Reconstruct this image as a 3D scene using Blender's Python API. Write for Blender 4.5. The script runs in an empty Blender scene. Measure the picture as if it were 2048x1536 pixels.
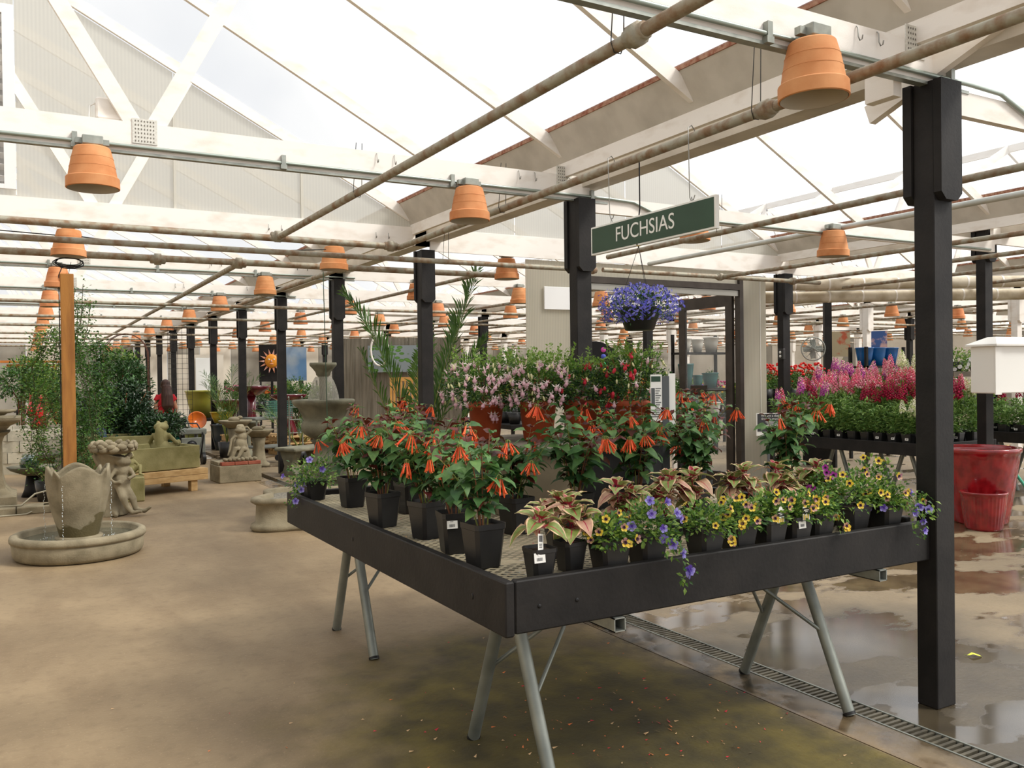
import bpy, math, random
from math import sin, cos, pi, radians, sqrt, atan2
from mathutils import Vector, Matrix, Euler
import numpy as np
SC = bpy.context.scene; COL = SC.collection; D = bpy.data
random.seed(7)
RND = random.Random(11)

# ---------------------------------------------------------------- camera
def make_camera():
    f, yaw, pitch, roll, h = 1733.0, .513, -.0095, -.0125, 1.62
    F = Vector((sin(yaw) * cos(pitch), cos(yaw) * cos(pitch), sin(pitch)))
    r = Vector((cos(yaw), -sin(yaw), 0)); u = r.cross(F)
    r2 = r * cos(roll) + u * sin(roll); u2 = -r * sin(roll) + u * cos(roll)
    cam = D.cameras.new('camera'); o = D.objects.new('camera', cam); COL.objects.link(o)
    cam.sensor_width = 36; cam.lens = f / 2048 * 36; cam.clip_start = .05; cam.clip_end = 400
    m = Matrix((r2, u2, -F)).transposed().to_4x4(); m.translation = Vector((0, 0, h))
    o.matrix_world = m; SC.camera = o
make_camera()
SC.view_settings.view_transform = 'Standard'; SC.view_settings.look = 'None'
SC.view_settings.exposure = 0.18; SC.view_settings.gamma = 1; SC.view_settings.use_curve_mapping = False
SC.cycles.max_bounces = 6; SC.cycles.transparent_max_bounces = 12; SC.cycles.use_adaptive_sampling = True; SC.cycles.adaptive_threshold = .02; SC.cycles.sample_clamp_indirect = 6
SC.cycles.caustics_reflective = False; SC.cycles.caustics_refractive = False
SC.cycles.use_denoising = True

# ---------------------------------------------------------------- sky: bright overcast, thinner cloud to the right
def make_world():
    w = D.worlds.new('overcast_sky'); SC.world = w; w.use_nodes = True
    nt = w.node_tree; nt.nodes.clear(); N = nt.nodes.new; L = nt.links.new
    out = N('ShaderNodeOutputWorld'); bg = N('ShaderNodeBackground'); L(bg.outputs[0], out.inputs[0])
    tc = N('ShaderNodeTexCoord')
    nz = N('ShaderNodeTexNoise'); nz.inputs['Scale'].default_value = 2.6; nz.inputs['Detail'].default_value = 4
    L(tc.outputs['Generated'], nz.inputs['Vector'])
    cr = N('ShaderNodeValToRGB'); cr.color_ramp.elements[0].position = .36; cr.color_ramp.elements[1].position = .62
    cr.color_ramp.elements[0].color = (.76, .78, .82, 1); cr.color_ramp.elements[1].color = (1.05, 1.04, 1.02, 1)
    L(nz.outputs['Fac'], cr.inputs[0])
    dp = N('ShaderNodeVectorMath'); dp.operation = 'DOT_PRODUCT'
    L(tc.outputs['Generated'], dp.inputs[0]); s = Vector((.80, -.10, .62)).normalized(); dp.inputs[1].default_value = s
    mr = N('ShaderNodeMapRange'); mr.inputs[1].default_value = .3; mr.inputs[2].default_value = 1; mr.inputs[3].default_value = 1.0; mr.inputs[4].default_value = 3.0
    L(dp.outputs['Value'], mr.inputs[0])
    mu = N('ShaderNodeMath'); mu.operation = 'MULTIPLY'; mu.inputs[1].default_value = .84
    L(mr.outputs[0], mu.inputs[0]); L(mu.outputs[0], bg.inputs['Strength']); L(cr.outputs[0], bg.inputs['Color'])
make_world()
sun = D.lights.new('sun', 'SUN'); sun.energy = 3.0; sun.angle = radians(14); sun.color = (1, .97, .9)
so = D.objects.new('sun', sun); COL.objects.link(so)
so.rotation_euler = (Vector((0, 0, -1))).rotation_difference(-Vector((.55, -.52, .80)).normalized()).to_euler()

# ---------------------------------------------------------------- materials
def lin(h):
    h = h.lstrip('#'); c = [int(h[i:i + 2], 16) / 255 for i in (0, 2, 4)]
    return tuple((x / 12.92 if x <= .04045 else ((x + .055) / 1.055) ** 2.4) for x in c) + (1,)
MC = {}
def mat(name, c1, c2=None, rough=.7, metal=0., scale=8., bump=0., bscale=60., stretch=(1, 1, 1), tint=0., trans=0., spec=.4, coat=0., lo=.35, hi=.65, obj=False, detail=4):
    if name in MC: return MC[name]
    m = D.materials.new(name); m.use_nodes = True; nt = m.node_tree; N = nt.nodes.new; L = nt.links.new
    b = nt.nodes['Principled BSDF']; out = nt.nodes['Material Output']
    b.inputs['Roughness'].default_value = rough; b.inputs['Metallic'].default_value = metal
    b.inputs['Specular IOR Level'].default_value = spec; b.inputs['Coat Weight'].default_value = coat
    col = None; vec = None
    def getvec():
        nonlocal vec
        if vec is None:
            if obj:
                tc = N('ShaderNodeTexCoord'); src = tc.outputs['Object']
            else:
                g = N('ShaderNodeNewGeometry'); src = g.outputs['Position']
            mp = N('ShaderNodeMapping'); mp.inputs['Scale'].default_value = stretch; L(src, mp.inputs[0]); vec = mp.outputs[0]
        return vec
    if c2:
        nz = N('ShaderNodeTexNoise'); nz.inputs['Scale'].default_value = scale; nz.inputs['Detail'].default_value = detail; L(getvec(), nz.inputs['Vector'])
        r = N('ShaderNodeValToRGB'); r.color_ramp.elements[0].position = lo; r.color_ramp.elements[1].position = hi
        r.color_ramp.elements[0].color = lin(c1); r.color_ramp.elements[1].color = lin(c2)
        L(nz.outputs['Fac'], r.inputs[0]); col = r.outputs[0]
    if tint:
        oi = N('ShaderNodeObjectInfo'); hs = N('ShaderNodeHueSaturation')
        a = N('ShaderNodeMapRange'); a.inputs[3].default_value = 1 - tint; a.inputs[4].default_value = 1 + tint; L(oi.outputs['Random'], a.inputs[0]); L(a.outputs[0], hs.inputs['Value'])
        a2 = N('ShaderNodeMapRange'); a2.inputs[3].default_value = .5 + tint * .06; a2.inputs[4].default_value = .5 - tint * .06; L(oi.outputs['Random'], a2.inputs[0]); L(a2.outputs[0], hs.inputs['Hue'])
        if col is None: hs.inputs['Color'].default_value = lin(c1)
        else: L(col, hs.inputs['Color'])
        col = hs.outputs[0]
    if col is None: b.inputs['Base Color'].default_value = lin(c1)
    else: L(col, b.inputs['Base Color'])
    if bump:
        nb = N('ShaderNodeTexNoise'); nb.inputs['Scale'].default_value = bscale; nb.inputs['Detail'].default_value = 3; L(getvec(), nb.inputs['Vector'])
        bp = N('ShaderNodeBump'); bp.inputs['Strength'].default_value = bump; bp.inputs['Distance'].default_value = .01
        L(nb.outputs['Fac'], bp.inputs['Height']); L(bp.outputs[0], b.inputs['Normal'])
    if trans:
        tr = N('ShaderNodeBsdfTranslucent'); mx = N('ShaderNodeMixShader'); mx.inputs[0].default_value = trans
        if col is None: tr.inputs[0].default_value = lin(c1)
        else: L(col, tr.inputs[0])
        L(b.outputs[0], mx.inputs[1]); L(tr.outputs[0], mx.inputs[2]); L(mx.outputs[0], out.inputs[0])
    MC[name] = m; return m

white_wood = mat('white_painted_wood', '#e4dace', '#f4eee6', rough=.75, scale=2.2, stretch=(2, 2, 5), lo=.25, hi=.5, bump=.1, bscale=90)
black_wood = mat('black_painted_wood', '#1b1918', '#262321', rough=.6, scale=6, bump=.12, bscale=50, spec=.25)
pipe_mat = mat('rusty_galvanised_pipe', '#84694f', '#a09b8a', rough=.6, metal=.3, scale=14, lo=.34, hi=.6, bump=.2, bscale=120)
galv = mat('galvanised_steel', '#8f938c', '#a8aba3', rough=.45, metal=.6, scale=14)
galv_dark = mat('grey_steel_tube', '#767a74', '#94978e', rough=.45, metal=.55, scale=5)
conduit_mat = mat('steel_conduit', '#9aa39a', rough=.4, metal=.6)
gutter_mat = mat('gutter_sheet_steel', '#b8b1a5', '#cdc6ba', rough=.6, metal=.0, scale=4, lo=.3, hi=.6)
rust_mat = mat('rusty_sheet_edge', '#8a4f38', '#b08a72', rough=.85, scale=30)
terra = mat('terracotta', '#c47848', '#dc9a6a', rough=.85, scale=7, tint=.08, lo=.3, hi=.7, bump=.05)
terra_in = mat('dusty_pot_inside', '#b5a995', rough=.9)
black_metal = mat('black_metal', '#1d1c1c', rough=.45, metal=.3)
wire_mat = mat('dark_wire', '#3c3a36', rough=.5, metal=.5)
hook_mat = mat('bright_wire_hook', '#9b9a94', rough=.35, metal=.8)
stone = mat('cast_stone', '#756b55', '#968b72', rough=.9, scale=6, bump=.35, bscale=70, lo=.3, hi=.65)
stone_grey = mat('grey_cast_stone', '#5b594b', '#827e6a', rough=.9, scale=5, bump=.35, bscale=60, lo=.3, hi=.7)
stone_moss = mat('mossy_cast_stone', '#7a7448', '#9a9266', rough=.9, scale=5, bump=.3, bscale=60, lo=.3, hi=.7)
water_mat = mat('dark_water', '#4d4c3e', '#5e5f50', rough=.03, spec=.9, scale=10, bump=.5, bscale=25)
plastic_black = mat('black_plastic_pot', '#1f1e1e', '#282726', rough=.38, spec=.45, scale=10)
soil_mat = mat('potting_soil', '#2e231b', '#4a3a2c', rough=1, scale=60, bump=.6)
label_white = mat('white_label', '#eceae4', rough=.5)

def pane_material(name, col, transp, rib=0., ribscale=0., rough=.4):
    m = D.materials.new(name); m.use_nodes = True; nt = m.node_tree; nt.nodes.clear(); N = nt.nodes.new; L = nt.links.new
    out = N('ShaderNodeOutputMaterial'); t = N('ShaderNodeBsdfTransparent'); d = N('ShaderNodeBsdfTranslucent'); df = N('ShaderNodeBsdfDiffuse')
    t.inputs[0].default_value = (1, 1, 1, 1); d.inputs[0].default_value = lin(col); df.inputs[0].default_value = lin(col)
    a = N('ShaderNodeMixShader'); a.inputs[0].default_value = .35; L(d.outputs[0], a.inputs[1]); L(df.outputs[0], a.inputs[2])
    b = N('ShaderNodeMixShader'); L(a.outputs[0], b.inputs[1]); L(t.outputs[0], b.inputs[2]); b.inputs[0].default_value = transp
    L(b.outputs[0], out.inputs[0])
    if ribscale:
        g = N('ShaderNodeNewGeometry'); w = N('ShaderNodeTexWave'); w.inputs['Scale'].default_value = ribscale; w.bands_direction = 'X'
        L(g.outputs['Position'], w.inputs['Vector']); mr = N('ShaderNodeMapRange'); mr.inputs[3].default_value = transp * .9; mr.inputs[4].default_value = transp * 1.1
        L(w.outputs['Fac'], mr.inputs[0]); L(mr.outputs[0], b.inputs[0])
        cm = N('ShaderNodeMixRGB'); cm.inputs[1].default_value = lin(col); k = lin(col); cm.inputs[2].default_value = (k[0] * rib, k[1] * rib, k[2] * rib, 1)
        L(w.outputs['Fac'], cm.inputs[0]); L(cm.outputs[0], d.inputs[0]); L(cm.outputs[0], df.inputs[0])
    MC[name] = m; return m
roof_pane = pane_material('clear_roof_sheet', '#e2e6ea', .84)
poly_wall = pane_material('ribbed_polycarbonate', '#dedbd0', .12, rib=.96, ribscale=10)

# ---------------------------------------------------------------- mesh builder
class MB:
    def __init__(s): s.v = []; s.f = []; s.m = []; s.s = []
    def add(s, vs, fs, mi=0, smooth=False):
        o = len(s.v); s.v += [tuple(p) for p in vs]; s.f += [tuple(i + o for i in f) for f in fs]
        s.m += [mi] * len(fs); s.s += [smooth] * len(fs); return s
    def box(s, a, b, mi=0, M=None):
        x0, y0, z0 = a; x1, y1, z1 = b
        vs = [(x0, y0, z0), (x1, y0, z0), (x1, y1, z0), (x0, y1, z0), (x0, y0, z1), (x1, y0, z1), (x1, y1, z1), (x0, y1, z1)]
        if M is not None: vs = [M @ Vector(p) for p in vs]
        return s.add(vs, [(0, 3, 2, 1), (4, 5, 6, 7), (0, 1, 5, 4), (1, 2, 6, 5), (2, 3, 7, 6), (3, 0, 4, 7)], mi)
    def bevbox(s, a, b, r=.004, mi=0):
        # box with chamfered vertical and top edges
        x0, y0, z0 = a; x1, y1, z1 = b
        ring = lambda q, z: [(x0 + r + q, y0 + q, z), (x1 - r - q, y0 + q, z), (x1 - q, y0 + r + q, z), (x1 - q, y1 - r - q, z), (x1 - r - q, y1 - q, z), (x0 + r + q, y1 - q, z), (x0 + q, y1 - r - q, z), (x0 + q, y0 + r + q, z)]
        rr = [ring(r * .7, z0), ring(0, z0 + r), ring(0, z1 - r), ring(r * .7, z1)]
        vs = sum(rr, []); fs = [tuple(range(7, -1, -1)), tuple(range(24, 32))]
        for k in range(3):
            for i in range(8): j = (i + 1) % 8; fs.append((k * 8 + i, k * 8 + j, k * 8 + 8 + j, k * 8 + 8 + i))
        return s.add(vs, fs, mi)
    def beam(s, p, q, w, h, mi=0, up=(0, 0, 1)):
        # bar from p to q, w wide sideways, h deep along 'up'
        p = Vector(p); q = Vector(q); d = (q - p).normalized(); u = Vector(up); sd = d.cross(u).normalized(); u = sd.cross(d)
        vs = []
        for e in (p, q):
            for a, b in ((-1, -1), (1, -1), (1, 1), (-1, 1)): vs.append(e + sd * a * w / 2 + u * b * h / 2)
        return s.add(vs, [(0, 1, 2, 3), (7, 6, 5, 4), (4, 5, 1, 0), (5, 6, 2, 1), (6, 7, 3, 2), (7, 4, 0, 3)], mi)
    def tube(s, pts, r, n=8, mi=0, cap=True, flat=1.):
        pts = [Vector(p) for p in pts]; k = len(pts); rs = r if isinstance(r, (list, tuple)) else [r] * k
        ref = None; vs = []
        for i, p in enumerate(pts):
            t = (pts[min(i + 1, k - 1)] - pts[max(i - 1, 0)])
            if t.length < 1e-9: t = Vector((0, 0, 1))
            t.normalize()
            if ref is None: ref = Vector((0, 0, 1)) if abs(t.z) < .9 else Vector((1, 0, 0))
            a = t.cross(ref)
            if a.length < 1e-4: a = t.orthogonal()
            a.normalize(); b = a.cross(t).normalized(); ref = b
            for j in range(n): th = 2 * pi * j / n; vs.append(p + (a * cos(th) + b * sin(th) * flat) * rs[i])
        fs = []
        for i in range(k - 1):
            for j in range(n): j2 = (j + 1) % n; fs.append((i * n + j, i * n + j2, (i + 1) * n + j2, (i + 1) * n + j))
        s.add(vs, fs, mi, True)
        if cap: s.add([vs[j] for j in range(n)], [tuple(range(n - 1, -1, -1))], mi); s.add([vs[(k - 1) * n + j] for j in range(n)], [tuple(range(n))], mi)
        return s
    def lathe(s, prof, n=24, c=(0, 0, 0), mi=0, smooth=True, sq=0., rfun=None, ph=0.):
        vs = []
        for (r, z) in prof:
            for j in range(n):
                th = 2 * pi * j / n + ph; rr = r
                if sq:  # squarer outline
                    rr = r * (1 - sq + sq / max(abs(cos(th)), abs(sin(th))))
                if rfun: rr = rfun(r, z, th)
                vs.append((c[0] + rr * cos(th), c[1] + rr * sin(th), c[2] + z))
        fs = []
        for i in range(len(prof) - 1):
            for j in range(n): j2 = (j + 1) % n; fs.append((i * n + j, i * n + j2, (i + 1) * n + j2, (i + 1) * n + j))
        return s.add(vs, fs, mi, smooth)
    def disc(s, r, z, n=20, c=(0, 0, 0), mi=0, sq=0.):
        vs = []
        for j in range(n):
            th = 2 * pi * j / n; rr = r * (1 - sq + sq / max(abs(cos(th)), abs(sin(th)))) if sq else r
            vs.append((c[0] + rr * cos(th), c[1] + rr * sin(th), c[2] + z))
        return s.add(vs, [tuple(range(n))], mi)
    def prism(s, poly, z0, z1, mi=0, M=None, smooth=False):
        n = len(poly); vs = [(x, y, z0) for x, y in poly] + [(x, y, z1) for x, y in poly]
        if M is not None: vs = [M @ Vector(p) for p in vs]
        fs = [tuple(range(n - 1, -1, -1)), tuple(range(n, 2 * n))] + [(i, (i + 1) % n, n + (i + 1) % n, n + i) for i in range(n)]
        return s.add(vs, fs, mi, smooth)
    def sphere(s, c, r, n=12, m=8, mi=0, M=None):
        rx, ry, rz = r if isinstance(r, (list, tuple)) else (r, r, r); vs = []
        for i in range(m + 1):
            ph = -pi / 2 + pi * i / m
            for j in range(n):
                th = 2 * pi * j / n; p = Vector((rx * cos(ph) * cos(th), ry * cos(ph) * sin(th), rz * sin(ph)))
                if M is not None: p = M @ p
                vs.append((p.x + c[0], p.y + c[1], p.z + c[2]))
        fs = [(i * n + j, i * n + (j + 1) % n, (i + 1) * n + (j + 1) % n, (i + 1) * n + j) for i in range(m) for j in range(n)]
        return s.add(vs, fs, mi, True)
    def xf(s, M):
        s.v = [tuple(M @ Vector(p)) for p in s.v]; return s
    def mesh(s, name, mats):
        me = D.meshes.new(name); me.from_pydata(s.v, [], s.f)
        for m in (mats if isinstance(mats, (list, tuple)) else [mats]): me.materials.append(m)
        me.polygons.foreach_set('material_index', s.m); me.polygons.foreach_set('use_smooth', s.s); me.update()
        return me
    def build(s, name, mats, parent=None, loc=(0, 0, 0), rot=(0, 0, 0)):
        return put(s.mesh(name, mats), name, parent, loc, rot)

def put(me, name, parent=None, loc=(0, 0, 0), rot=(0, 0, 0), scale=None):
    o = D.objects.new(name, me); COL.objects.link(o); o.parent = parent; o.location = loc; o.rotation_euler = rot
    if scale is not None: o.scale = scale if isinstance(scale, (tuple, list, Vector)) else (scale,) * 3
    return o
def tag(o, label=None, cat=None, group=None, kind=None):
    if label: o['label'] = label
    if cat: o['category'] = cat
    if group: o['group'] = group
    if kind: o['kind'] = kind
    return o
def thing(name, label, cat, loc=(0, 0, 0), rz=0., group=None, kind=None):
    o = D.objects.new(name, None); COL.objects.link(o); o.location = loc; o.rotation_euler = (0, 0, rz); o.empty_display_size = .1
    return tag(o, label, cat, group, kind)
def copy_tree(o, parent=None):
    c = o.copy(); COL.objects.link(c); c.parent = parent
    for ch in list(o.children): copy_tree(ch, c)
    return c
def struct(name, loc=(0, 0, 0)): return thing(name, None, None, loc, kind='structure')
ORD = ['first', 'second', 'third', 'fourth', 'fifth', 'sixth', 'seventh', 'eighth', 'ninth', 'tenth', 'eleventh', 'twelfth', 'thirteenth', 'fourteenth', 'fifteenth']
# ---------------------------------------------------------------- floor: concrete slabs, joint, drain channel
S = 3.048; Y0 = 2.655
YN = lambda n: Y0 + S * n
NB = 12
def floor_material():
    m = D.materials.new('concrete_floor'); m.use_nodes = True; nt = m.node_tree; N = nt.nodes.new; L = nt.links.new
    b = nt.nodes['Principled BSDF']; g = N('ShaderNodeNewGeometry'); P = g.outputs['Position']
    def noise(scale, det=4, st=(1, 1, 1), rough=.55, off=(0, 0, 0)):
        mp = N('ShaderNodeMapping'); mp.inputs['Scale'].default_value = st; mp.inputs['Location'].default_value = off; L(P, mp.inputs[0])
        n = N('ShaderNodeTexNoise'); n.inputs['Scale'].default_value = scale; n.inputs['Detail'].default_value = det; n.inputs['Roughness'].default_value = rough; L(mp.outputs[0], n.inputs['Vector']); return n.outputs['Fac']
    def ramp(x, a, b_, c1=0., c2=1.):
        r = N('ShaderNodeMapRange'); r.inputs[1].default_value = a; r.inputs[2].default_value = b_; r.inputs[3].default_value = c1; r.inputs[4].default_value = c2; L(x, r.inputs[0]); return r.outputs[0]
    def mth(op, a, b_=None):
        n = N('ShaderNodeMath'); n.operation = op
        for i, x in enumerate((a, b_)):
            if x is None: continue
            if isinstance(x, (int, float)): n.inputs[i].default_value = x
            else: L(x, n.inputs[i])
        return n.outputs[0]
    def mix(f, a, b_, mode='MIX'):
        n = N('ShaderNodeMixRGB'); n.blend_type = mode
        if isinstance(f, float): n.inputs[0].default_value = f
        else: L(f, n.inputs[0])
        for i, x in ((1, a), (2, b_)):
            if isinstance(x, tuple): n.inputs[i].default_value = x
            else: L(x, n.inputs[i])
        return n.outputs[0]
    sep = N('ShaderNodeSeparateXYZ'); L(P, sep.inputs[0]); X, Y = sep.outputs[0], sep.outputs[1]
    base = mix(ramp(noise(.9, 5), .35, .65), lin('#7b684d'), lin('#968162'))
    base = mix(ramp(noise(3.2, 5, st=(1, .35, 1)), .45, .7, 0, .5), base, lin('#6c573d'))
    base = mix(ramp(noise(14, 4), .5, .75, 0, .35), base, lin('#624f38'))
    base = mix(ramp(noise(60, 2), .62, .75, 0, .5), base, lin('#a89272'))
    # algae stain under and before the bench, plus some painted bench shade
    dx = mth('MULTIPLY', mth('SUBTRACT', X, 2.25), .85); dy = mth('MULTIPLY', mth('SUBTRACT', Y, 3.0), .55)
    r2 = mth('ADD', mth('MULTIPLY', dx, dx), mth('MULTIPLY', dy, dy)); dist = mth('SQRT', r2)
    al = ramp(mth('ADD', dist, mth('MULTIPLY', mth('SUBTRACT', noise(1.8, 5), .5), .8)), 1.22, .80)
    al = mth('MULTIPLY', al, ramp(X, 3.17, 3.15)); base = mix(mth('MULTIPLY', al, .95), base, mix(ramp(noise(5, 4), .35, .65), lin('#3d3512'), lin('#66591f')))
    base = mix(mth('MULTIPLY', ramp(mth('ADD', dist, mth('MULTIPLY', noise(2.3, 4, off=(2, 1, 0)), .5)), 1.05, .45), mth('MULTIPLY', ramp(X, 3.17, 3.15), .6)), base, lin('#231f0e'))  # darker core: wet algae and part of the bench's shade, both in the colour
    # wet side: to the right of the joint
    wetzone = mth('MULTIPLY', ramp(X, 3.3, 3.6), ramp(mth('ADD', Y, mth('MULTIPLY', X, -.15)), 6.6, 4.4))
    wn = noise(1.0, 6, st=(1, 1.6, 1), off=(3.1, .7, 0)); wet = ramp(mth('ADD', wn, mth('MULTIPLY', wetzone, .095)), .565, .60)
    wet = mth('MULTIPLY', wet, ramp(X, 3.2, 3.5))
    nearc = ramp(X, 4.2, 3.3); wet = mth('MAXIMUM', wet, mth('MULTIPLY', mth('MULTIPLY', nearc, ramp(X, 3.15, 3.2)), ramp(noise(3.5, 4), .35, .55)))
    col = mix(mth('MULTIPLY', wet, .85), mix(ramp(X, 3.2, 3.6), base, mix(.35, base, lin('#93866e'))), mix(ramp(noise(4, 5), .4, .6), lin('#4b3b29'), lin('#6b5940')))
    damp = mth('MULTIPLY', mth('MULTIPLY', ramp(mth('ADD', X, mth('MULTIPLY', noise(1.4, 4), 1.2)), 6.3, 5.4), ramp(X, 3.2, 3.5)), ramp(mth('ADD', Y, mth('MULTIPLY', noise(1.1, 4, off=(5, 0, 0)), 1.4)), 5.3, 4.5))
    col = mix(mth('MULTIPLY', damp, .8), col, mix(ramp(noise(5, 5), .35, .65), lin('#2d2a23'), lin('#453f32')))
    # black grime along the joint and drain
    gr = mth('MULTIPLY', mth('MULTIPLY', ramp(mth('ABSOLUTE', mth('SUBTRACT', X, 3.28)), .32, .08), ramp(noise(6, 5), .4, .6)), ramp(mth('ABSOLUTE', mth('SUBTRACT', Y, 4.1)), 1.7, .9))
    col = mix(mth('MULTIPLY', gr, .85), col, lin('#211d18'))
    L(col, b.inputs['Base Color'])
    L(mth('ADD', mth('MULTIPLY', mth('SUBTRACT', 1., mth('MAXIMUM', wet, mth('MULTIPLY', damp, .45))), .56), .12), b.inputs['Roughness'])
    bp = N('ShaderNodeBump'); bp.inputs['Distance'].default_value = .006; L(noise(40, 4), bp.inputs['Height'])
    L(mth('MULTIPLY', mth('SUBTRACT', 1., wet), .5), bp.inputs['Strength'])
    # ripples of standing water kept tiny
    L(bp.outputs[0], b.inputs['Normal']); return m
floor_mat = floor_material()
dark_channel = mat('wet_dark_grime', '#15130f', '#2b251c', rough=.5, scale=20)
fl = struct('floor')
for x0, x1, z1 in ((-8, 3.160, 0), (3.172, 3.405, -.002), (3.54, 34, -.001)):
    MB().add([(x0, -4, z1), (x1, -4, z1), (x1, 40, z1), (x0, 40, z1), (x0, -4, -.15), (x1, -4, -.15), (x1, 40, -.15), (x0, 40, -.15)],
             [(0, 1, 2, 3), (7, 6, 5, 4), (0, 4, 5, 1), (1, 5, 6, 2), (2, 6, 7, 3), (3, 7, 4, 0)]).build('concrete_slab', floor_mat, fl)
MB().box((3.1, -4, -.16), (3.6, 40, -.10)).build('drain_bed', dark_channel, fl)
dr = thing('drain_grate', 'slotted metal floor drain grate running past the black post foot', 'drain', (0, 0, 0))
MB().box((3.405, 0, -.09), (3.415, 14, 0.001)).box((3.530, 0, -.09), (3.54, 14, .001)).box((3.4150, 0, -.09), (3.530, 14, -.05), 1).build('channel_edge', [galv_dark, dark_channel], dr)
bar = MB().box((3.4145, 0, -.022), (3.5305, .016, -.002)).mesh('grate_bar', mat('grate_iron', '#4b463b', '#6d6656', rough=.5, metal=.4, scale=9))
for i in range(190): put(bar, 'grate_bar', dr, (0, 1.8 + i * .034, 0))
mb = MB()
for i in range(160): y = 1.8 + (190 + i) * .034; mb.box((3.4145, y, -.022), (3.5305, y + .016, -.002))
tag(mb.build('far_grate_bars', MC['grate_iron'], dr), kind='stuff')

# ---------------------------------------------------------------- roof bays
BAYS = [(-5.67, 3.83), (3.83, 9.38), (9.38, 14.93), (14.93, 20.48), (20.48, 26.03), (26.03, 31.58)]
ZC = 3.0; SL = .515
ceiling = struct('ceiling')
def rafter_z(b, x):  # underside height of the rafter at x
    e = min(x - b[0], b[1] - x); return 3.23 + e * SL
def roof_truss_parts(b, y, far):
    """bottom chord, two rafters and the webs of one truss"""
    x0, x1 = b; xm = (x0 + x1) / 2; L3 = (x1 - x0) / 3; zr = rafter_z(b, xm)
    ch = MB().box((x0 - .1, y - .019, ZC), (x1 + .1, y + .019, ZC + .18))
    ra = MB()
    for s, xe in ((1, x0), (-1, x1)):
        ra.beam((xe + s * .02, y, 3.24 + .06), (xm, y, zr + .06 + .01), .036, .10)
    wb = MB()
    for s in (-1, 1):
        xn = xm + s * L3 / 2; zn = ZC + .16
        xa = xm + s * L3 * .74; za = rafter_z(b, xa)
        wb.beam((xn - s * .035, y, zn - .03), (xm + s * .02, y, zr + .02), .032, .095)
        wb.beam((xn + s * .035, y, zn - .03), (xa, y, za + .04), .028, .095)
    return ch, ra, wb
plate_mat = mat('nail_plate', '#c9c6bd', '#dedbd2', rough=.6, metal=.2, scale=120)
gus = MB(); gus.box((-.07, -.0245, -.075), (.07, -.0195, .075))
for i in range(7):
    for j in range(6): gus.box((-.055 + i * .017, -.0262, -.065 + j * .024), (-.049 + i * .017, -.0244, -.056 + j * .024), 1)
gus = gus.mesh('nail_plate', [plate_mat, mat('nail_slot', '#77736a', rough=.8)])
hookm = MB().tube([(0, -.022, .05), (0, -.03, .04), (0, -.032, 0), (0, -.04, -.02), (0, -.052, -.018), (0, -.056, 0)], .003, 5).mesh('wire_hook', hook_mat)
for bi, b in enumerate(BAYS):
    for n in range(-1, NB):
        y = YN(n); far = n > 4 or bi > 1
        if bi == 5 and n < 3: continue
        t = struct('roof_truss')
        ch, ra, wb = roof_truss_parts(b, y, far)
        if n == 2 and bi < 2: ch = MB().box((b[0] - .1, y - .03, 3.05), (b[1] + .1, y + .019, 3.245))
        if far:
            ch.f, ch.v  # chord and rafters share one mesh when far away
            o = len(ch.v)
            for src in (ra, wb):
                o = len(ch.v); ch.v += src.v; ch.f += [tuple(i + o for i in f) for f in src.f]; ch.m += src.m; ch.s += src.s
            ch.build('truss_frame', white_wood, t)
        else:
            ra.build('rafter', white_wood, t)
            if bi == 1 and n in (0, 1): continue
            ch.build('bottom_chord', white_wood, t)
            if bi != 1: wb.build('web_member', white_wood, t)
            xm = (b[0] + b[1]) / 2; L3 = (b[1] - b[0]) / 3
            for s in (-1, 1) if bi != 1 else (): put(gus, 'nail_plate', t, (xm + s * L3 / 2, y, ZC + .13))
            put(gus, 'nail_plate', t, (b[1] - .14, y, ZC + .17)); put(gus, 'nail_plate', t, (b[0] + .14, y, ZC + .17))
            if bi == 0:
                for hx in (2.15, 2.28, 3.28, 3.42): put(hookm, 'wire_hook', t, (hx, y, ZC + .12))
# rafters between trusses, roof panes, gutters
slopes = {}
for bi, b in enumerate(BAYS):
    x0, x1 = b; xm = (x0 + x1) / 2; zr = rafter_z(b, xm)
    ra = MB()
    for s, xe in ((1, x0), (-1, x1)): ra.beam((xe + s * .14, 0, 3.24 + .06 + .06), (xm, 0, zr + .07), .038, .10)
    me = ra.mesh('rafter', white_wood)
    pm = []
    for s, xe in ((1, x0), (-1, x1)):
        a = (xe + s * .255, 3.37 + .255 * SL); c = (xm, zr + .135)
        pm.append(MB().add([(a[0], 0, a[1]), (c[0], 0, c[1]), (c[0], S / 2 - .004, c[1]), (a[0], S / 2 - .004, a[1])], [(0, 1, 2, 3)]).mesh('roof_sheet', roof_pane))
    for n in range(-1, NB):
        if bi == 5 and n < 3: continue
        put(me, 'rafter', ceiling, (0, YN(n) + S / 2, 0))
        for k in (0, 1):
            for p in pm: put(p, 'roof_sheet', ceiling, (0, YN(n) + k * S / 2, 0))
    MB().box((xm - .02, YN(-1), zr + .02), (xm + .02, YN(NB - 1), zr + .12)).build('ridge_board', white_wood, ceiling)
YA, YB = -1.2, YN(NB - 1) + .5
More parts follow.
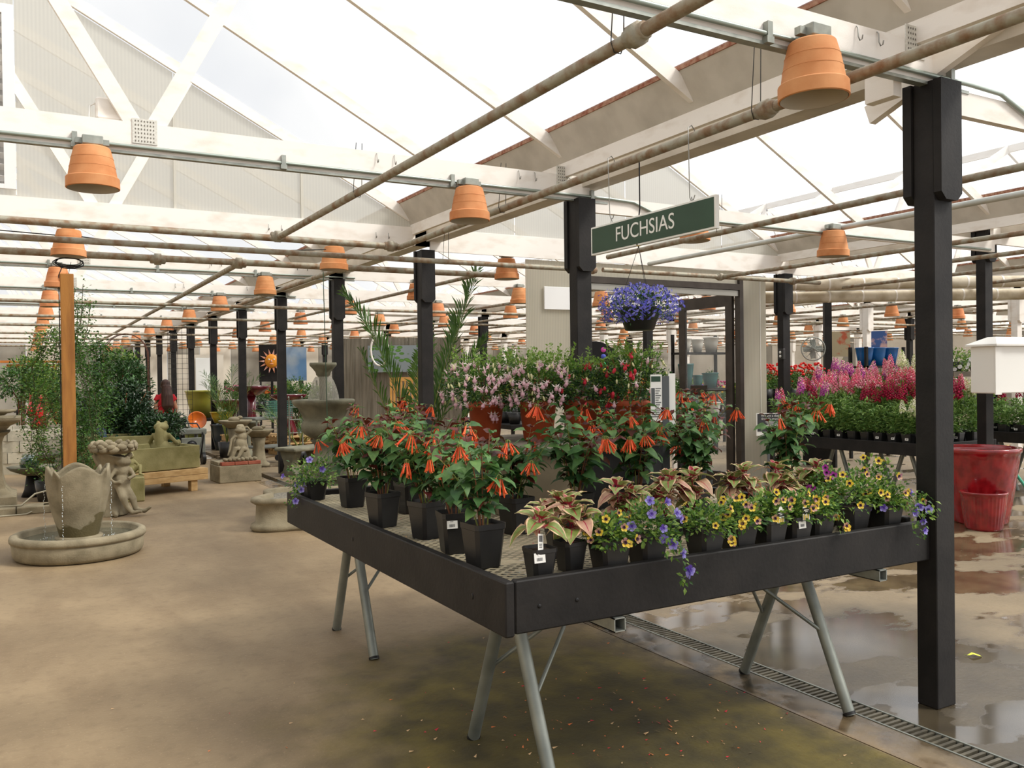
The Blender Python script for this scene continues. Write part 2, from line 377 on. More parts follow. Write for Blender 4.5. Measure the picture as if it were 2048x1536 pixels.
for gi, gx in enumerate([3.83, 9.38, 14.93, 20.48, 26.03]):
    g = struct('roof_gutter')
    # white beam with nails, sloping steel flanges with rusty edge, trough
    for s in (-1, 1):
        if s == -1 or True:
            fl_ = MB(); a = (gx + s * .13, 3.27); c = (gx + s * .275, 3.365 + .275 * SL - .012)
            fl_.add([(a[0], YA, a[1]), (c[0], YA, c[1]), (c[0], YB, c[1]), (a[0], YB, a[1]), (a[0], YA, a[1] + .01), (c[0], YA, c[1] + .01), (c[0], YB, c[1] + .01), (a[0], YB, a[1] + .01)],
                    [(0, 1, 2, 3), (7, 6, 5, 4), (1, 5, 6, 2), (0, 4, 5, 1), (3, 2, 6, 7)])
            fl_.build('gutter_flange', gutter_mat, g)
            MB().box((c[0] - .008, YA, c[1] - .004), (c[0] + .008, YB, c[1] + .03)).build('rusty_edge', rust_mat, g)
    MB().box((gx - .135, YA, 3.165), (gx - .097, YB, 3.275)).build('eave_board', white_wood, g)
    MB().box((gx + .03, YA, 3.10), (gx + .20, YB, 3.27)).build('gutter_trough', gutter_mat, g)

# ---------------------------------------------------------------- posts
def post_meshes():
    a = MB().bevbox((-.07, -.054, 0), (.07, .054, 3.0), .004).mesh('post_shaft', black_wood)
    def cheek(y0, y1, x0, x1, z0):
        m = MB(); c = .035
        pts = [(x0 + c, z0), (x1 - c, z0), (x1, z0 + c), (x1, 3.0), (x0, 3.0), (x0, z0 + c)]
        vs = [(x, y0, z) for x, z in pts] + [(x, y1, z) for x, z in pts]
        return m.add(vs, [tuple(range(6)), tuple(range(11, 5, -1))] + [(i, i + 6, (i + 1) % 6 + 6, (i + 1) % 6) for i in range(6)])
    b = cheek(-.096, -.0545, -.072, .085, 2.43).mesh('post_cheek', black_wood)
    c = cheek(.0545, .10, -.085, .072, 2.43).mesh('post_cheek', black_wood)
    return a, b, c
PM = post_meshes()
PMW = []
for k, me in enumerate(PM):
    w = me.copy(); w.materials[0] = white_wood; PMW.append(w)
def support_post(x, y, label, white=False, group=None):
    t = thing('support_post', label, 'post', (x, y, 0), 0, group)
    for me, nm in zip(PMW if white else PM, ('post_shaft', 'post_cheek', 'post_cheek')): put(me, nm, t)
    return t
PX = 3.845
near_lab = {0: 'large black post in the right foreground at the corner of the fuchsia bench', 1: 'black post left of the green hanging sign, behind the lobelia basket'}
for n in range(0, NB):
    lab = near_lab.get(n, 'black roof post, %s in the long row running back left from the foreground post' % ORD[n])
    support_post(PX, YN(n), lab, group='black posts under the main gutter')
for n in range(1, NB):
    if n == 1: continue
    support_post(9.33, YN(n), {2: 'black post with an outlet box just right of the polycarbonate door panel'}.get(n, 'black roof post, %s of the row behind the glazed doorway' % ORD[n - 2]), group='black posts of the second gutter')
t = support_post(9.37, 5.85, 'black post behind the large dark red pot on the right', group='black posts of the second gutter')
t.scale = (1, 1, 1.16)
for gx, wh in ((14.93, 1), (20.48, 0), (26.03, 1)):
    for n in range(2, NB):
        if gx > 20 and n < 4: continue
        support_post(gx, YN(n), '%s roof post in the %s row from the doorway, %s from the front' % ('white' if wh or n % 2 else 'black', {14.93: 'third', 20.48: 'fourth', 26.03: 'fifth'}[gx], ORD[n - 2]), white=bool(wh or n % 2), group='far roof posts')
kb = thing('knee_brace', 'white diagonal timber brace on top of the foreground post', 'brace')
MB().beam((3.86, 3.02, 2.95), (3.80, 1.2, 3.58), .045, .10).build('brace_board', white_wood, kb)
MB().box((3.62, 2.70, 2.93), (3.68, 2.86, 3.06)).build('end_block', white_wood, kb)
ob = thing('outlet_box', 'grey electrical outlet box on the black post by the doorway', 'outlet box', (9.235, 8.70, 1.80))
MB().bevbox((-.03, -.05, 0), (.02, .05, .15), .006).build('box', mat('dark_grey_metal', '#3b3a38', rough=.5, metal=.4), ob)
for k in (0, 1): MB().lathe([(.0, 0), (.02, 0), (.02, .004), (0, .004)], 10).build('socket', label_white, ob, (-.031, 0, .045 + k * .055), (0, -pi / 2, 0))

# ---------------------------------------------------------------- gable screens of ribbed polycarbonate
def gable(y, b, name, xcut=None, seams=()):
    x0, x1 = b; xm = (x0 + x1) / 2; z0 = 3.245; g = struct(name)
    def seg(xa, xb):
        pts = [(xa, z0)] + [(xb, z0)]
        up = [xb] + ([xm] if xa < xm < xb else []) + [xa]
        pts += [(x, max(rafter_z(b, x) + .0, z0 + .002)) for x in up]
        vs = [(x, y + .02, z) for x, z in pts]; MB().add(vs, [tuple(range(len(vs)))]).build('polycarbonate_sheet', poly_wall, g)
    xs = [x0 + .12] + list(seams) + [x1 - .12]
    for a, c in zip(xs[:-1], xs[1:]): seg(a + .004, c - .004)
    return g
louv_x = (-1.84, -.03)
g1 = gable(YN(2), BAYS[0], 'wall_gable_left', seams=(-3.9, -2.6, louv_x[0], louv_x[1], 1.28, 2.5))
g2 = gable(YN(2), BAYS[1], 'wall_gable_right', seams=(5.0, 6.6, 8.2))
seam = mat('seam_strip', '#c6c2b6', rough=.6)
for x, zz in ((1.28, 4.45), (2.5, 3.85)): MB().box((x - .012, YN(2) - .006, 3.245), (x + .012, YN(2) + .018, zz)).build('seam_strip', seam, g1)
lo = thing('louver_vent', 'white louvered vent high in the gable at the left edge', 'vent')
MB().box((louv_x[1] - .09, YN(2) - .05, 3.30), (louv_x[1], YN(2) + .0, 4.90)).box((louv_x[0], YN(2) - .05, 3.30), (louv_x[0] + .09, YN(2), 4.90)).box((louv_x[0] + .09, YN(2) - .049, 4.82), (louv_x[1] - .09, YN(2), 4.90)).box((louv_x[0] + .09, YN(2) - .049, 3.30), (louv_x[1] - .09, YN(2), 3.34)).build('vent_frame', mat('white_metal', '#e9e8e6', rough=.5), lo)
MB().box((louv_x[0] + .09, YN(2) + .012, 3.34), (louv_x[1] - .09, YN(2) + .02, 4.82)).build('vent_screen', pane_material('vent_screen', '#e4e2e2', .3), lo)
sl = MB().beam((louv_x[0] + .09, 0, 0), (louv_x[1] - .09, 0, 0), .004, .055, up=(0, -.75, 1)).mesh('louver_slat', MC['white_metal'])
for k in range(15): put(sl, 'louver_slat', lo, (0, YN(2) - .02, 3.39 + k * .099))
MB().box((louv_x[1] - .14, YN(2) - .04, 3.34), (louv_x[1] - .125, YN(2) - .03, 4.82)).build('push_rod', black_metal, lo)
jb = thing('junction_box', 'white square electrical box on the beam beside the truss joint', 'electrical box', (.47, YN(1) + .062, 3.19))
MB().bevbox((-.07, -.04, 0), (.07, .04, .13), .01).build('box', white_wood, jb)
MB().tube([(-.07, 0, .1), (-.1, .0, .08), (-.11, 0, -.05), (-.11, 0, -.2)], .006, 5).build('cable', label_white, jb)

# ---------------------------------------------------------------- doorway wall at the second cross beam (right of the main posts)
y2 = YN(2); dw = struct('wall_doorway')
poly_solid = pane_material('grey_polycarbonate', '#dfdacc', .08, rib=.84, ribscale=14)
def pan(x0, x1, z0, z1, nm='polycarbonate_panel', m=poly_solid, y=None):
    yy = y2 if y is None else y; return MB().box((x0, yy - .006, z0), (x1, yy + .006, z1)).build(nm, m, dw)
pan(5.13, 5.80, 0, 2.98); pan(5.86, 8.47, 2.80, 2.99); pan(8.52, 8.98, 0, 2.95)
MB().box((8.86, y2 - .012, 0), (8.875, y2 - .004, 2.95)).build('seam_strip', seam, dw)
MB().box((3.9, y2 - .045, 2.995), (9.3, y2 - .02, 3.24)).build('header_board', white_wood, dw)
bronze = mat('bronze_door_frame', '#3b342e', '#47403a', rough=.45, metal=.3, scale=6)
df = struct('door_1')
MB().box((5.80, y2 - .05, 0), (5.86, y2 + .05, 2.98)).box((8.455, y2 - .05, 0), (8.52, y2 + .05, 2.98)).box((5.86, y2 - .05, 2.74), (8.455, y2 + .05, 2.82)).build('door_frame', bronze, df)
MB().box((5.86, y2 - .03, 2.66), (8.45, y2 + .03, 2.735)).build('door_track', mat('aluminium', '#a5a29a', rough=.4, metal=.7), df)
def door_leaf(x, ya, yb):
    lf = MB(); z1 = 2.70; w = .13
    lf.box((x - .022, ya, 0), (x + .022, ya + w, z1)).box((x - .022, yb - w, 0), (x + .022, yb, z1)).box((x - .022, ya + w, z1 - .16), (x + .022, yb - w, z1)).box((x - .022, ya + w, 0), (x + .022, yb - w, .25))
    o = lf.build('door_leaf', bronze, df)
    gl = pane_material('door_glass', '#e8eef0', .93); MB().box((x - .003, ya + w, .25), (x + .003, yb - w, z1 - .16)).build('door_pane', gl, o)
    MB().tube([(x - .05, ya + .1, 1.38), (x - .05, yb - .1, 1.38)], .012, 8).box((x - .07, (ya + yb) / 2 - .05, 1.31), (x - .022, (ya + yb) / 2 + .25, 1.45)).build('push_bar', bronze, o)
door_leaf(8.45, 8.83, 9.93)

# ---------------------------------------------------------------- far and side walls
wall_grey = mat('painted_far_wall', '#8f8a80', '#a29c90', rough=.9, scale=1.2)
wall_cream = mat('cream_far_wall', '#cfc6b6', '#ded6c8', rough=.9, scale=1.2)
YF = YN(NB - 1) + .4
wf = struct('wall_far')
for i, x in enumerate(np.arange(-6, 34, 1.22)):
    MB().box((float(x), YF, 0), (float(x) + 1.20, YF + .08, 3.0)).build('wall_panel', wall_cream if (i * 7) % 5 < 2 and i < 14 else wall_grey, wf)
wl = struct('wall_left'); MB().box((-5.95, -3, 0), (-5.85, YF, 3.1)).build('wall_panel', wall_cream, wl)
wr = struct('wall_right')
for i in range(18): MB().box((31.7, -1 + i * 2.1, 0), (31.8, 1.08 + i * 2.1, 3.1)).build('wall_panel', wall_cream if i % 3 else wall_grey, wr)

nb_ = thing('white_board', 'plain white board fixed to the polycarbonate panel beside the black post', 'board', (5.36, y2 - .03, 2.40))
MB().bevbox((0, -.01, 0), (.46, .01, .27), .004).build('sheet', MC['white_metal'], nb_)
# ---------------------------------------------------------------- heating pipes
def pipe(pts, r, label, couplings=(), name='heating_pipe', m=None, hang=()):
    t = thing(name, label, 'pipe'); MB().tube(pts, r, 14).build('pipe_run', m or pipe_mat, t)
    for c in couplings:
        p, d = Vector(c[0]), Vector(c[1]).normalized(); k = r * 1.75
        MB().tube([p - d * r * 2.2, p - d * r * 2.0, p - d * r * .9, p - d * r * .9, p + d * r * .9, p + d * r * .9, p + d * r * 2.0, p + d * r * 2.2],
                  [r * 1.05, r * 1.35, r * 1.35, k, k, r * 1.35, r * 1.35, r * 1.05], 10).build('coupling', m or pipe_mat, t)
    for h in hang:
        p = Vector(h); d = .045
        MB().tube([p + Vector((-r * .2, 0, .30 + d)), p + Vector((-r - .004, 0, r * .3)), p + Vector((-r * .6, 0, -r - .003)), p + Vector((r * .6, 0, -r - .003)), p + Vector((r + .004, 0, r * .3)), p + Vector((r * 1.4, 0, .30 + d))], .0025, 5).build('hanger_wire', wire_mat, t)
    return t
ya, yb = (0, 1, 0), (1, 0, 0)
pipe([(2.035, -.5, 2.9), (2.03, 7.9, 2.9)], .0265, 'long heating pipe crossing from the top right down to the cross pipe at left', [((2.033, 2.62, 2.9), ya)], hang=[(2.033, 2.74, 2.9), (2.033, YN(1) + .05, 2.9)])
pipe([(3.15, -.5, 2.90), (3.15, 2.6, 2.895), (3.20, 7.9, 2.88)], .0265, 'heating pipe below the main gutter carrying the fuchsia sign hooks', [((3.151, 3.05, 2.893), ya)], hang=[(3.151, 3.12, 2.893), (3.175, YN(1) + .05, 2.886)])
pipe([(-5.5, 7.9, 2.915), (3.16, 7.9, 2.89)], .03, 'highest of the three cross pipes under the gable beam at left', [((2.03, 7.9, 2.91), yb), ((3.12, 7.9, 2.89), yb)])
pipe([(-5.5, 8.0, 2.77), (5.58, 8.0, 2.79)], .0265, 'middle cross pipe under the gable beam with an elbow end by the post', [((5.55, 8.0, 2.79), yb)], hang=[(3.75, 8.0, 2.79)])
pipe([(-5.5, 9.4, 2.84), (5.2, 9.4, 2.86)], .034, 'lowest of the three cross pipes under the gable beam', [((2.0, 9.4, 2.845), yb), ((3.1, 9.4, 2.85), yb), ((1.2, 9.4, 2.843), yb)])
pipe([(2.03, 9.4, 2.86), (2.10, 34, 2.86)], .03, 'thick heating pipe running back from the lowest cross pipe on the left')
pipe([(3.12, 9.4, 2.85), (3.12, 34, 2.85)], .028, 'heating pipe running back from the lowest cross pipe beside the post row')
pipe([(5.7, 8.0, 2.80), (9.2, 8.0, 2.80)], .027, 'horizontal pipe in front of the doorway header', [((7.45, 8.0, 2.80), yb), ((8.70, 8.0, 2.8), yb)])
pipe([(7.47, 8.0, 2.80), (7.60, 1.5, 2.80)], .024, 'lower pipe running forward from the doorway header pipe')
pipe([(8.72, 8.0, 2.80), (8.8, 1.5, 2.80)], .024, 'rightmost pipe running forward from the doorway header pipe')
pipe([(5.48, 7.6, 2.88), (5.50, 1.5, 2.90)], .026, 'rust streaked pipe below the bright roof right of the green sign', hang=[(5.49, 5.9, 2.89)])
pipe([(6.75, 8.5, 2.98), (6.75, 1.5, 2.98)], .026, 'clean pale pipe behind the hanging terracotta pot on the right', m=mat('pale_pipe', '#b9bbb4', '#cfd0ca', rough=.5, metal=.3, scale=6))
k = 0
for x in (4.9, 7.5, 8.9, 10.6, 12.4, 13.9, 16.2, 18.4, 21.6, 24.0, 27.5):
    k += 1; pipe([(x, 9.5 if x < 9.3 else 1.5, 2.84 + .03 * (k % 3)), (x, 34, 2.84 + .03 * (k % 3))], .024, 'far pipe under the back roofs, %s counted from the main post row' % ORD[k - 1])
for k, y in enumerate((14.2, 17.4, 20.2, 23.6, 26.5, 29.4, 32.0)):
    pipe([(-5.5, y, 2.78), (30, y, 2.78)], .026, 'far cross pipe under the back roofs, %s counted from the gable' % ORD[k])
du = thing('air_duct', 'fat cream coloured duct behind the top of the right post', 'duct')
duct_m = mat('dirty_duct', '#b9aa90', '#d8cdb8', rough=.8, scale=5, lo=.35, hi=.6)
for a, b_ in (((9.4, 9.6, 2.92), (14.5, 6.4, 2.92)), ((9.55, 9.7, 2.75), (14.6, 6.6, 2.75))):
    a, b_ = Vector(a), Vector(b_); MB().tube([a, b_], .085, 16).build('duct_run', duct_m, du)
    for q in range(12):
        p = a.lerp(b_, (q + .5) / 12); d = (b_ - a).normalized(); MB().tube([p - d * .012, p + d * .012], .088, 16).build('strap', white_wood, du)
# conduits along the chords
def conduit(n, xa, xb, label):
    y = YN(n) - .034; MB_ = MB().tube([(xa, y, 3.028), (xb, y, 3.028)], .0115, 8)
    t = thing('electrical_conduit', label, 'conduit'); MB_.build('conduit_run', conduit_mat, t)
    MB().box((xa, y + .008, 2.985), (xb, y + .05, 3.0)).build('mounting_rail', galv, t)
    x = xa + .9
    cl = MB().box((-.02, -.016, -.04), (.02, .012, -.012)).box((-.014, -.014, -.014), (.014, .013, .05)).mesh('clamp', galv)
    while x < xb: put(cl, 'clamp', t, (x, y, 3.028)); x += 1.22
for n in (0, 1, 3, 4, 5, 6, 7): conduit(n, -5.5, 4.1, 'steel conduit along the %s beam of the left roof' % ORD[n])
t = thing('electrical_conduit', 'steel conduit stepping down past the foreground post to the right beam', 'conduit')
for n in (0, 1): MB().tube([(4.1, YN(n) - .034, 3.028), (4.35, YN(n) - .034, 3.02), (4.5, YN(n) - .034, 2.97), (4.62, YN(n) - .034, 2.93), (9.2, YN(n) - .034, 2.93)], .0115, 8).build('conduit_run', conduit_mat, t)
MB().box((3.92, YN(0) - .020, 2.875), (9.3, YN(0) + .020, 2.995)).build('beam', white_wood, struct('trim_1'))
MB().box((3.95, YN(1) - .020, 2.91), (9.3, YN(1) + .020, 3.04)).build('beam', white_wood, struct('trim_2'))

# ---------------------------------------------------------------- terracotta pot lights
def pot_light_meshes():
    K_ = .93; o = MB()
    for prof in ([(.150, 0), (.157, .003)], [(.157, .003), (.156, .060)], [(.156, .060), (.152, .065), (.143, .067)], [(.143, .067), (.1335, .121)], [(.1335, .121), (.1352, .1225), (.1325, .124)], [(.1325, .124), (.1225, .174)], [(.1225, .174), (.1242, .1755), (.1215, .177)], [(.1215, .177), (.106, .234)], [(.106, .234), (.100, .240), (.02, .240)]):
        o.lathe([(a * K_, b) for a, b in prof], 32)
    o.lathe([(a * K_, b) for a, b in [(.02, .234), (.086, .228), (.105, .2), (.128, .09), (.143, .03), (.148, 0)]], 32, mi=1)
    pot = o.mesh('terracotta_shade', [terra, terra_in])
    bx = MB().bevbox((-.055, -.05, 0), (.055, .05, .052), .004)
    for i in (-1, 0, 1): bx.lathe([(.013, 0), (.013, .002), (.009, .002), (.009, 0)], 12, c=(0, 0, 0)) if False else None
    bx.box((-.09, -.012, .008), (.09, .02, .04)).tube([(0, 0, 0), (0, 0, -.03)], .012, 8)
    box = bx.mesh('junction_box', galv)
    bulb = MB().sphere((0, 0, 0), (.04, .04, .055), 12, 8).tube([(0, 0, .05), (0, 0, .09)], .02, 8).mesh('bulb', mat('frosted_bulb', '#d9d5c8', rough=.3))
    return pot, box, bulb
PL = pot_light_meshes()
def pot_light(x, y, z, label, group='terracotta pot lights under the roof beams', far=False):
    t = thing('pot_light', label, 'light fixture', (x, y, z), RND.uniform(0, 6), group)
    put(PL[0], 'terracotta_shade', t, (0, 0, 0), (RND.uniform(-.03, .03), RND.uniform(-.03, .03), 0))
    if not far:
        b_ = put(PL[1], 'junction_box', t, (0, 0, .252)); b_.rotation_euler = (0, 0, -t.rotation_euler.z); put(PL[2], 'bulb', t, (0, 0, .12))
    return t
zr = 2.742
lab = {(0, 2.97): 'big terracotta pot light at top right beside the foreground post', (1, .37): 'terracotta pot light at upper left under the nearer white beam', (1, 2.83): 'terracotta pot light left of the green fuchsia sign'}
for n in range(0, NB):
    for x in (-2.06, .37, 2.83):
        if n == 0 and x < 2: continue
        if x < 0 and n < 6: continue
        l = lab.get((n, x)) or 'terracotta pot light on the %s beam back, %s row of the left roof' % (ORD[n], {-2.06: 'far left', .37: 'left', 2.83: 'right'}[x])
        if n == 0: pot_light(2.925, YN(0) - .09, 2.77, l)
        else: pot_light(x, YN(n) - .085 + (.1 if n == 2 else 0), zr, l)
pot_light(6.64, YN(1) - .09, 2.70, 'sunlit terracotta pot light between the sign and the foreground post')
pot_light(5.69, 6.45, 2.90, 'terracotta pot light half hidden behind the fuchsia sign')
for n in range(2, NB):
    for k, x in enumerate((5.02, 6.75, 8.3, 10.6, 12.6, 15.6, 17.8, 20.0, 22.6, 25.0, 27.6, 30.0)):
        if n == 2: continue
        if x / (YN(n)) > 1.75: continue
        pot_light(x, YN(n) - .085, zr, 'terracotta pot light on the %s beam back, %s row right of the main posts' % (ORD[n], ORD[k]), far=n > 5)
pot_light(4.99, YN(2) + .2, 2.76, 'dark shaded terracotta pot light beside the polycarbonate panel')

cc = thing('cable_coil', 'black cable coiled under the shaded pot light at upper left', 'cable', (.42, YN(2) + .02, 2.70)); r = random.Random(3)
for q in range(5): MB().tube([(-.05 + cos(a) * (.10 + q * .006) + r.uniform(-.01, .01), sin(a) * .02, sin(a) * (.035 + q * .004) - q * .004) for a in np.linspace(0, 2 * pi, 16)], .004, 5).build('cable_loop', black_metal, cc)
sc_ = thing('sagging_cable', 'thin black cable sagging between the cross pipes at left', 'cable')
MB().tube([(-3, 8.3, 2.93), (-1, 8.3, 2.90), (.25, 8.3, 2.86)], .005, 5).tube([(.45, 8.3, 2.86), (1.2, 8.3, 2.80), (2.0, 8.3, 2.83), (2.6, 8.3, 2.88)], .005, 5).build('cable_run', black_metal, sc_)
# ---------------------------------------------------------------- the bench
BX0, BX1, BY0, BY1 = 1.445, 3.80, 2.635, 5.50; BZ = .90; MZ = .868
bn = thing('plant_bench', 'black timber framed bench with metal mesh top holding the fuchsias', 'bench')
MB().bevbox((BX0 + .042, BY0, .712), (3.775, BY0 + .038, BZ), .005).build('front_board', black_wood, bn)
MB().bevbox((BX0, BY0 - .004, .706), (BX0 + .038, BY1, BZ), .005).build('side_board', black_wood, bn)
MB().bevbox((BX1 - .038, BY0 + .12, .712), (BX1, BY1, BZ), .005).build('side_board', black_wood, bn)
MB().bevbox((BX0 + .042, BY1 - .038, .712), (BX1 - .042, BY1, BZ), .005).build('back_board', black_wood, bn)
def mesh_top(x0, x1, y0, y1, z, a, b, w=.0055):
    m = MB(); ny = int((y1 - y0) / b); nx = int((x1 - x0) / (a / 2))
    for j in range(ny):
        ym = y0 + (j + .5) * b; vs = []; s = 1 if j % 2 else -1
        for i in range(nx + 1):
            x = x0 + i * a / 2; y = ym + (b * .42 if (i % 2) else -b * .42) * s
            vs += [(x, y - w / 2, z - .002), (x, y + w / 2, z + .001)]
        m.add(vs, [(2 * i, 2 * i + 2, 2 * i + 3, 2 * i + 1) for i in range(nx)])
    return m
tag(mesh_top(BX0 + .04, BX1 - .04, BY0 + .04, BY1 - .04, MZ, .060, .0225, .0085).build('expanded_mesh', mat('dull_mesh_steel', '#968b72', '#b0a488', rough=.6, metal=.3, scale=4), bn), kind='stuff')
for x in (1.93, 3.42): # hollow square tubes under the mesh
    m = MB(); h = .026
    for a, b_ in (((-h, -h), (h, -h + .004)), ((-h, h - .004), (h, h)), ((-h, -h), (-h + .004, h)), ((h - .004, -h), (h, h))): m.box((x + a[0], BY0 - .01, .683 + a[1]), (x + b_[0], BY1 - .05, .683 + b_[1]))
    m.build('square_tube', galv, bn)
for y in (3.0, 3.6, 4.2, 4.8, 5.3): MB().box((BX0 + .04, y, .845), (BX1 - .04, y + .04, MZ - .006)).build('cross_rail', black_wood, bn)
MB().sphere((BX0 + .14, BY0 - .001, .80), (.008, .004, .008)).sphere((BX0 + .3, BY0 - .001, .80), (.008, .004, .008)).sphere((BX0 - .001, BY0 + .25, .80), (.003, .008, .012)).sphere((BX0 - .001, BY0 + 1.6, .80), (.003, .008, .012)).build('bolt_heads', black_metal, bn)
for ti, (yc, lab) in enumerate(((3.12, 'nearer grey steel trestle carrying the front of the fuchsia bench'), (5.07, 'rear grey steel trestle carrying the back of the fuchsia bench'))):
    tr = thing('steel_trestle', lab, 'trestle', (0, yc, 0), 0, 'trestles under the fuchsia bench')
    MB().tube([(1.64, 0, .625), (3.6, 0, .625)], .028, 14).build('top_rail', galv_dark, tr)
    for x in (1.73, 3.37):
        for s in (-1, 1):
            q = MB().tube([(x, s * .345, 0.0), (x, s * .06, .655)], .0275, 14); q.build('leg', galv_dark, tr)
            MB().tube([(x, s * .345, 0.0), (x, s * .338, .012)], .030, 14).build('rubber_foot', black_metal, tr)
            xi = x + (.28 if x < 2 else -.28)
            MB().tube([(x, s * .20, .35), (xi, s * .02, .60)], .009, 8).build('brace', galv_dark, tr)
rs = thing('riser_box', 'low box riser with weathered top in the middle of the fuchsia bench', 'riser')
rt = mat('weathered_board', '#5f5748', '#81786a', rough=.9, scale=8)
MB().bevbox((2.18, 3.92, 1.205), (3.28, 5.0, 1.232), .004).build('top_board', rt, rs)
MB().box((2.22, 3.96, MZ + .004), (2.66, 3.98, 1.204)).box((2.22, 3.96, MZ + .004), (2.24, 4.95, 1.204)).build('beige_panel', mat('beige_board', '#8c7f68', '#978a72', rough=.85), rs)
MB().box((2.665, 3.96, MZ + .004), (3.25, 3.98, 1.204)).box((3.23, 3.98, MZ + .004), (3.25, 4.95, 1.204)).box((2.24, 4.93, MZ + .004), (3.23, 4.95, 1.204)).build('black_panel', plastic_black, rs)
# nursery pots
def square_pot(top, bot, h):
    m = MB(); n = 8
    def ring(w, z, r):
        h_ = w / 2; return [(x * s1 if i % 2 == 0 else x * s1, 0, 0) for i in ()] or [(-h_ + r, -h_, z), (h_ - r, -h_, z), (h_, -h_ + r, z), (h_, h_ - r, z), (h_ - r, h_, z), (-h_ + r, h_, z), (-h_, h_ - r, z), (-h_, -h_ + r, z)]
    rings = [ring(bot, 0, .014), ring(top * .965, h * .86, .014), ring(top * .97, h * .862, .012), ring(top * .99, h * .87, .012), ring(top, h, .012), ring(top - .006, h, .012), ring(top - .012, h * .9, .012)]
    vs = sum(rings, [])
    fs = [tuple(range(7, -1, -1))]
    for k in range(len(rings) - 1):
        for i in range(8): j = (i + 1) % 8; fs.append((k * 8 + i, k * 8 + j, k * 8 + 8 + j, k * 8 + 8 + i))
    m.add(vs, fs)
    sl = ring(top - .012, h * .9, .012); m.add(sl, [tuple(range(8))], 1); return m
POT_L = square_pot(.142, .108, .172).mesh('pot', [plastic_black, soil_mat])
POT_S = square_pot(.106, .080, .114).mesh('pot', [plastic_black, soil_mat])
def sticker_mesh(w, h):
    m = MB().box((-w / 2, -.0012, -h / 2), (w / 2, 0, h / 2)); r = random.Random(3)
    x = -w * .28
    while x < w * .25:
        ww = r.choice((.0008, .0013, .002)); m.box((x, -.0018, -h * .3), (x + ww, -.0013, h * .02), 1); x += ww + r.choice((.001, .0016))
    for k in range(3): m.box((-w * .2, -.0018, h * (.3 - .01 * k)), (w * .1, -.0013, h * .36), 1) if k == 0 else None
    return m.mesh('price_label', [label_white, mat('print_grey', '#6b6b6b', rough=.6)])
STK = sticker_mesh(.046, .036)
def tag_mesh(dark):
    m = MB().box((-.012, -.001, -.045), (.012, 0, .035)); m.box((-.008, -.0016, .006), (.008, -.0011, .028), 1)
    for k in range(3): m.box((-.007, -.0016, -.004 - k * .006), (.006, -.0011, -.001 - k * .006), 1)
    return m.mesh('plant_tag', [label_white, MC['print_grey']])
TAGM = tag_mesh(0)
POT_T = square_pot(.136, .104, .118).mesh('pot', [plastic_black, soil_mat])
# ---------------------------------------------------------------- leaf and flower meshes
def leaf_mesh(name, L_, W, curl, fold, mats, n=6, margin=False, pet=.15, tip=1.0):
    m = MB(); rows = []
    for i in range(n + 1):
        u = i / n; w = W / 2 * (sin(pi * min(1, u ** .85)) ** .8) * (1 if u < .999 else 0) + .0004
        x = L_ * (pet + (1 - pet) * u); z = -curl * L_ * u * u + .10 * L_ * sin(pi * u)
        cols = [-1, -.8, -.07, .07, .8, 1] if margin else [-1, 0, 1]
        rows.append([(x, c * w, z + fold * abs(c) * w - (.06 * W * (abs(c) > .9) * sin(i * 2.2))) for c in cols])
    k = len(rows[0]); vs = sum(rows, []); fs = []; mi = []
    for i in range(n):
        for j in range(k - 1):
            fs.append((i * k + j, (i + 1) * k + j, (i + 1) * k + j + 1, i * k + j + 1))
            if margin: mi.append(2 if i == 0 or (j == 2 and i < n - 1) else (1 if j in (0, k - 2) else 0))
            else: mi.append(0)
    o = len(m.v); m.v += vs; m.f += fs; m.m += mi; m.s += [True] * len(fs)
    m.tube([(0, 0, 0), (L_ * pet * .5, 0, .004), (L_ * (pet + .05), 0, rows[0][0][2])], .0012, 4, mi=2 if margin else (1 if len(mats) > 1 else 0), cap=False)
    return m.mesh(name, mats)
g_leaf = mat('fuchsia_leaf_green', '#4c7040', '#688f4e', rough=.5, scale=30, tint=.28, trans=.25, spec=.35)
g_leaf2 = mat('fuchsia_leaf_dark', '#34562f', '#486e3c', rough=.5, scale=30, tint=.25, trans=.2, spec=.35)
b_leaf = mat('bronze_leaf', '#4b2018', '#6b2e22', rough=.5, scale=30, tint=.2, trans=.25)
stem_g = mat('green_stem', '#6e7f3a', '#8a8a45', rough=.6, scale=20)
stem_b = mat('brown_stem', '#6f4630', '#8a5c3e', rough=.7, scale=20)
FL = [leaf_mesh('leaf', .088, .048, .3, .18, [g_leaf, stem_g]), leaf_mesh('leaf', .080, .043, .45, .12, [g_leaf, stem_g]), leaf_mesh('leaf', .092, .050, .2, .25, [g_leaf2, stem_b]),
      leaf_mesh('leaf', .062, .040, .3, .3, [g_leaf2, stem_b]), leaf_mesh('leaf', .066, .038, .2, .3, [b_leaf, stem_b])]
or1 = mat('orange_red_petal', '#e64a20', '#f5763c', rough=.45, scale=60, trans=.25); or2 = mat('salmon_petal', '#f08850', rough=.5, trans=.3)
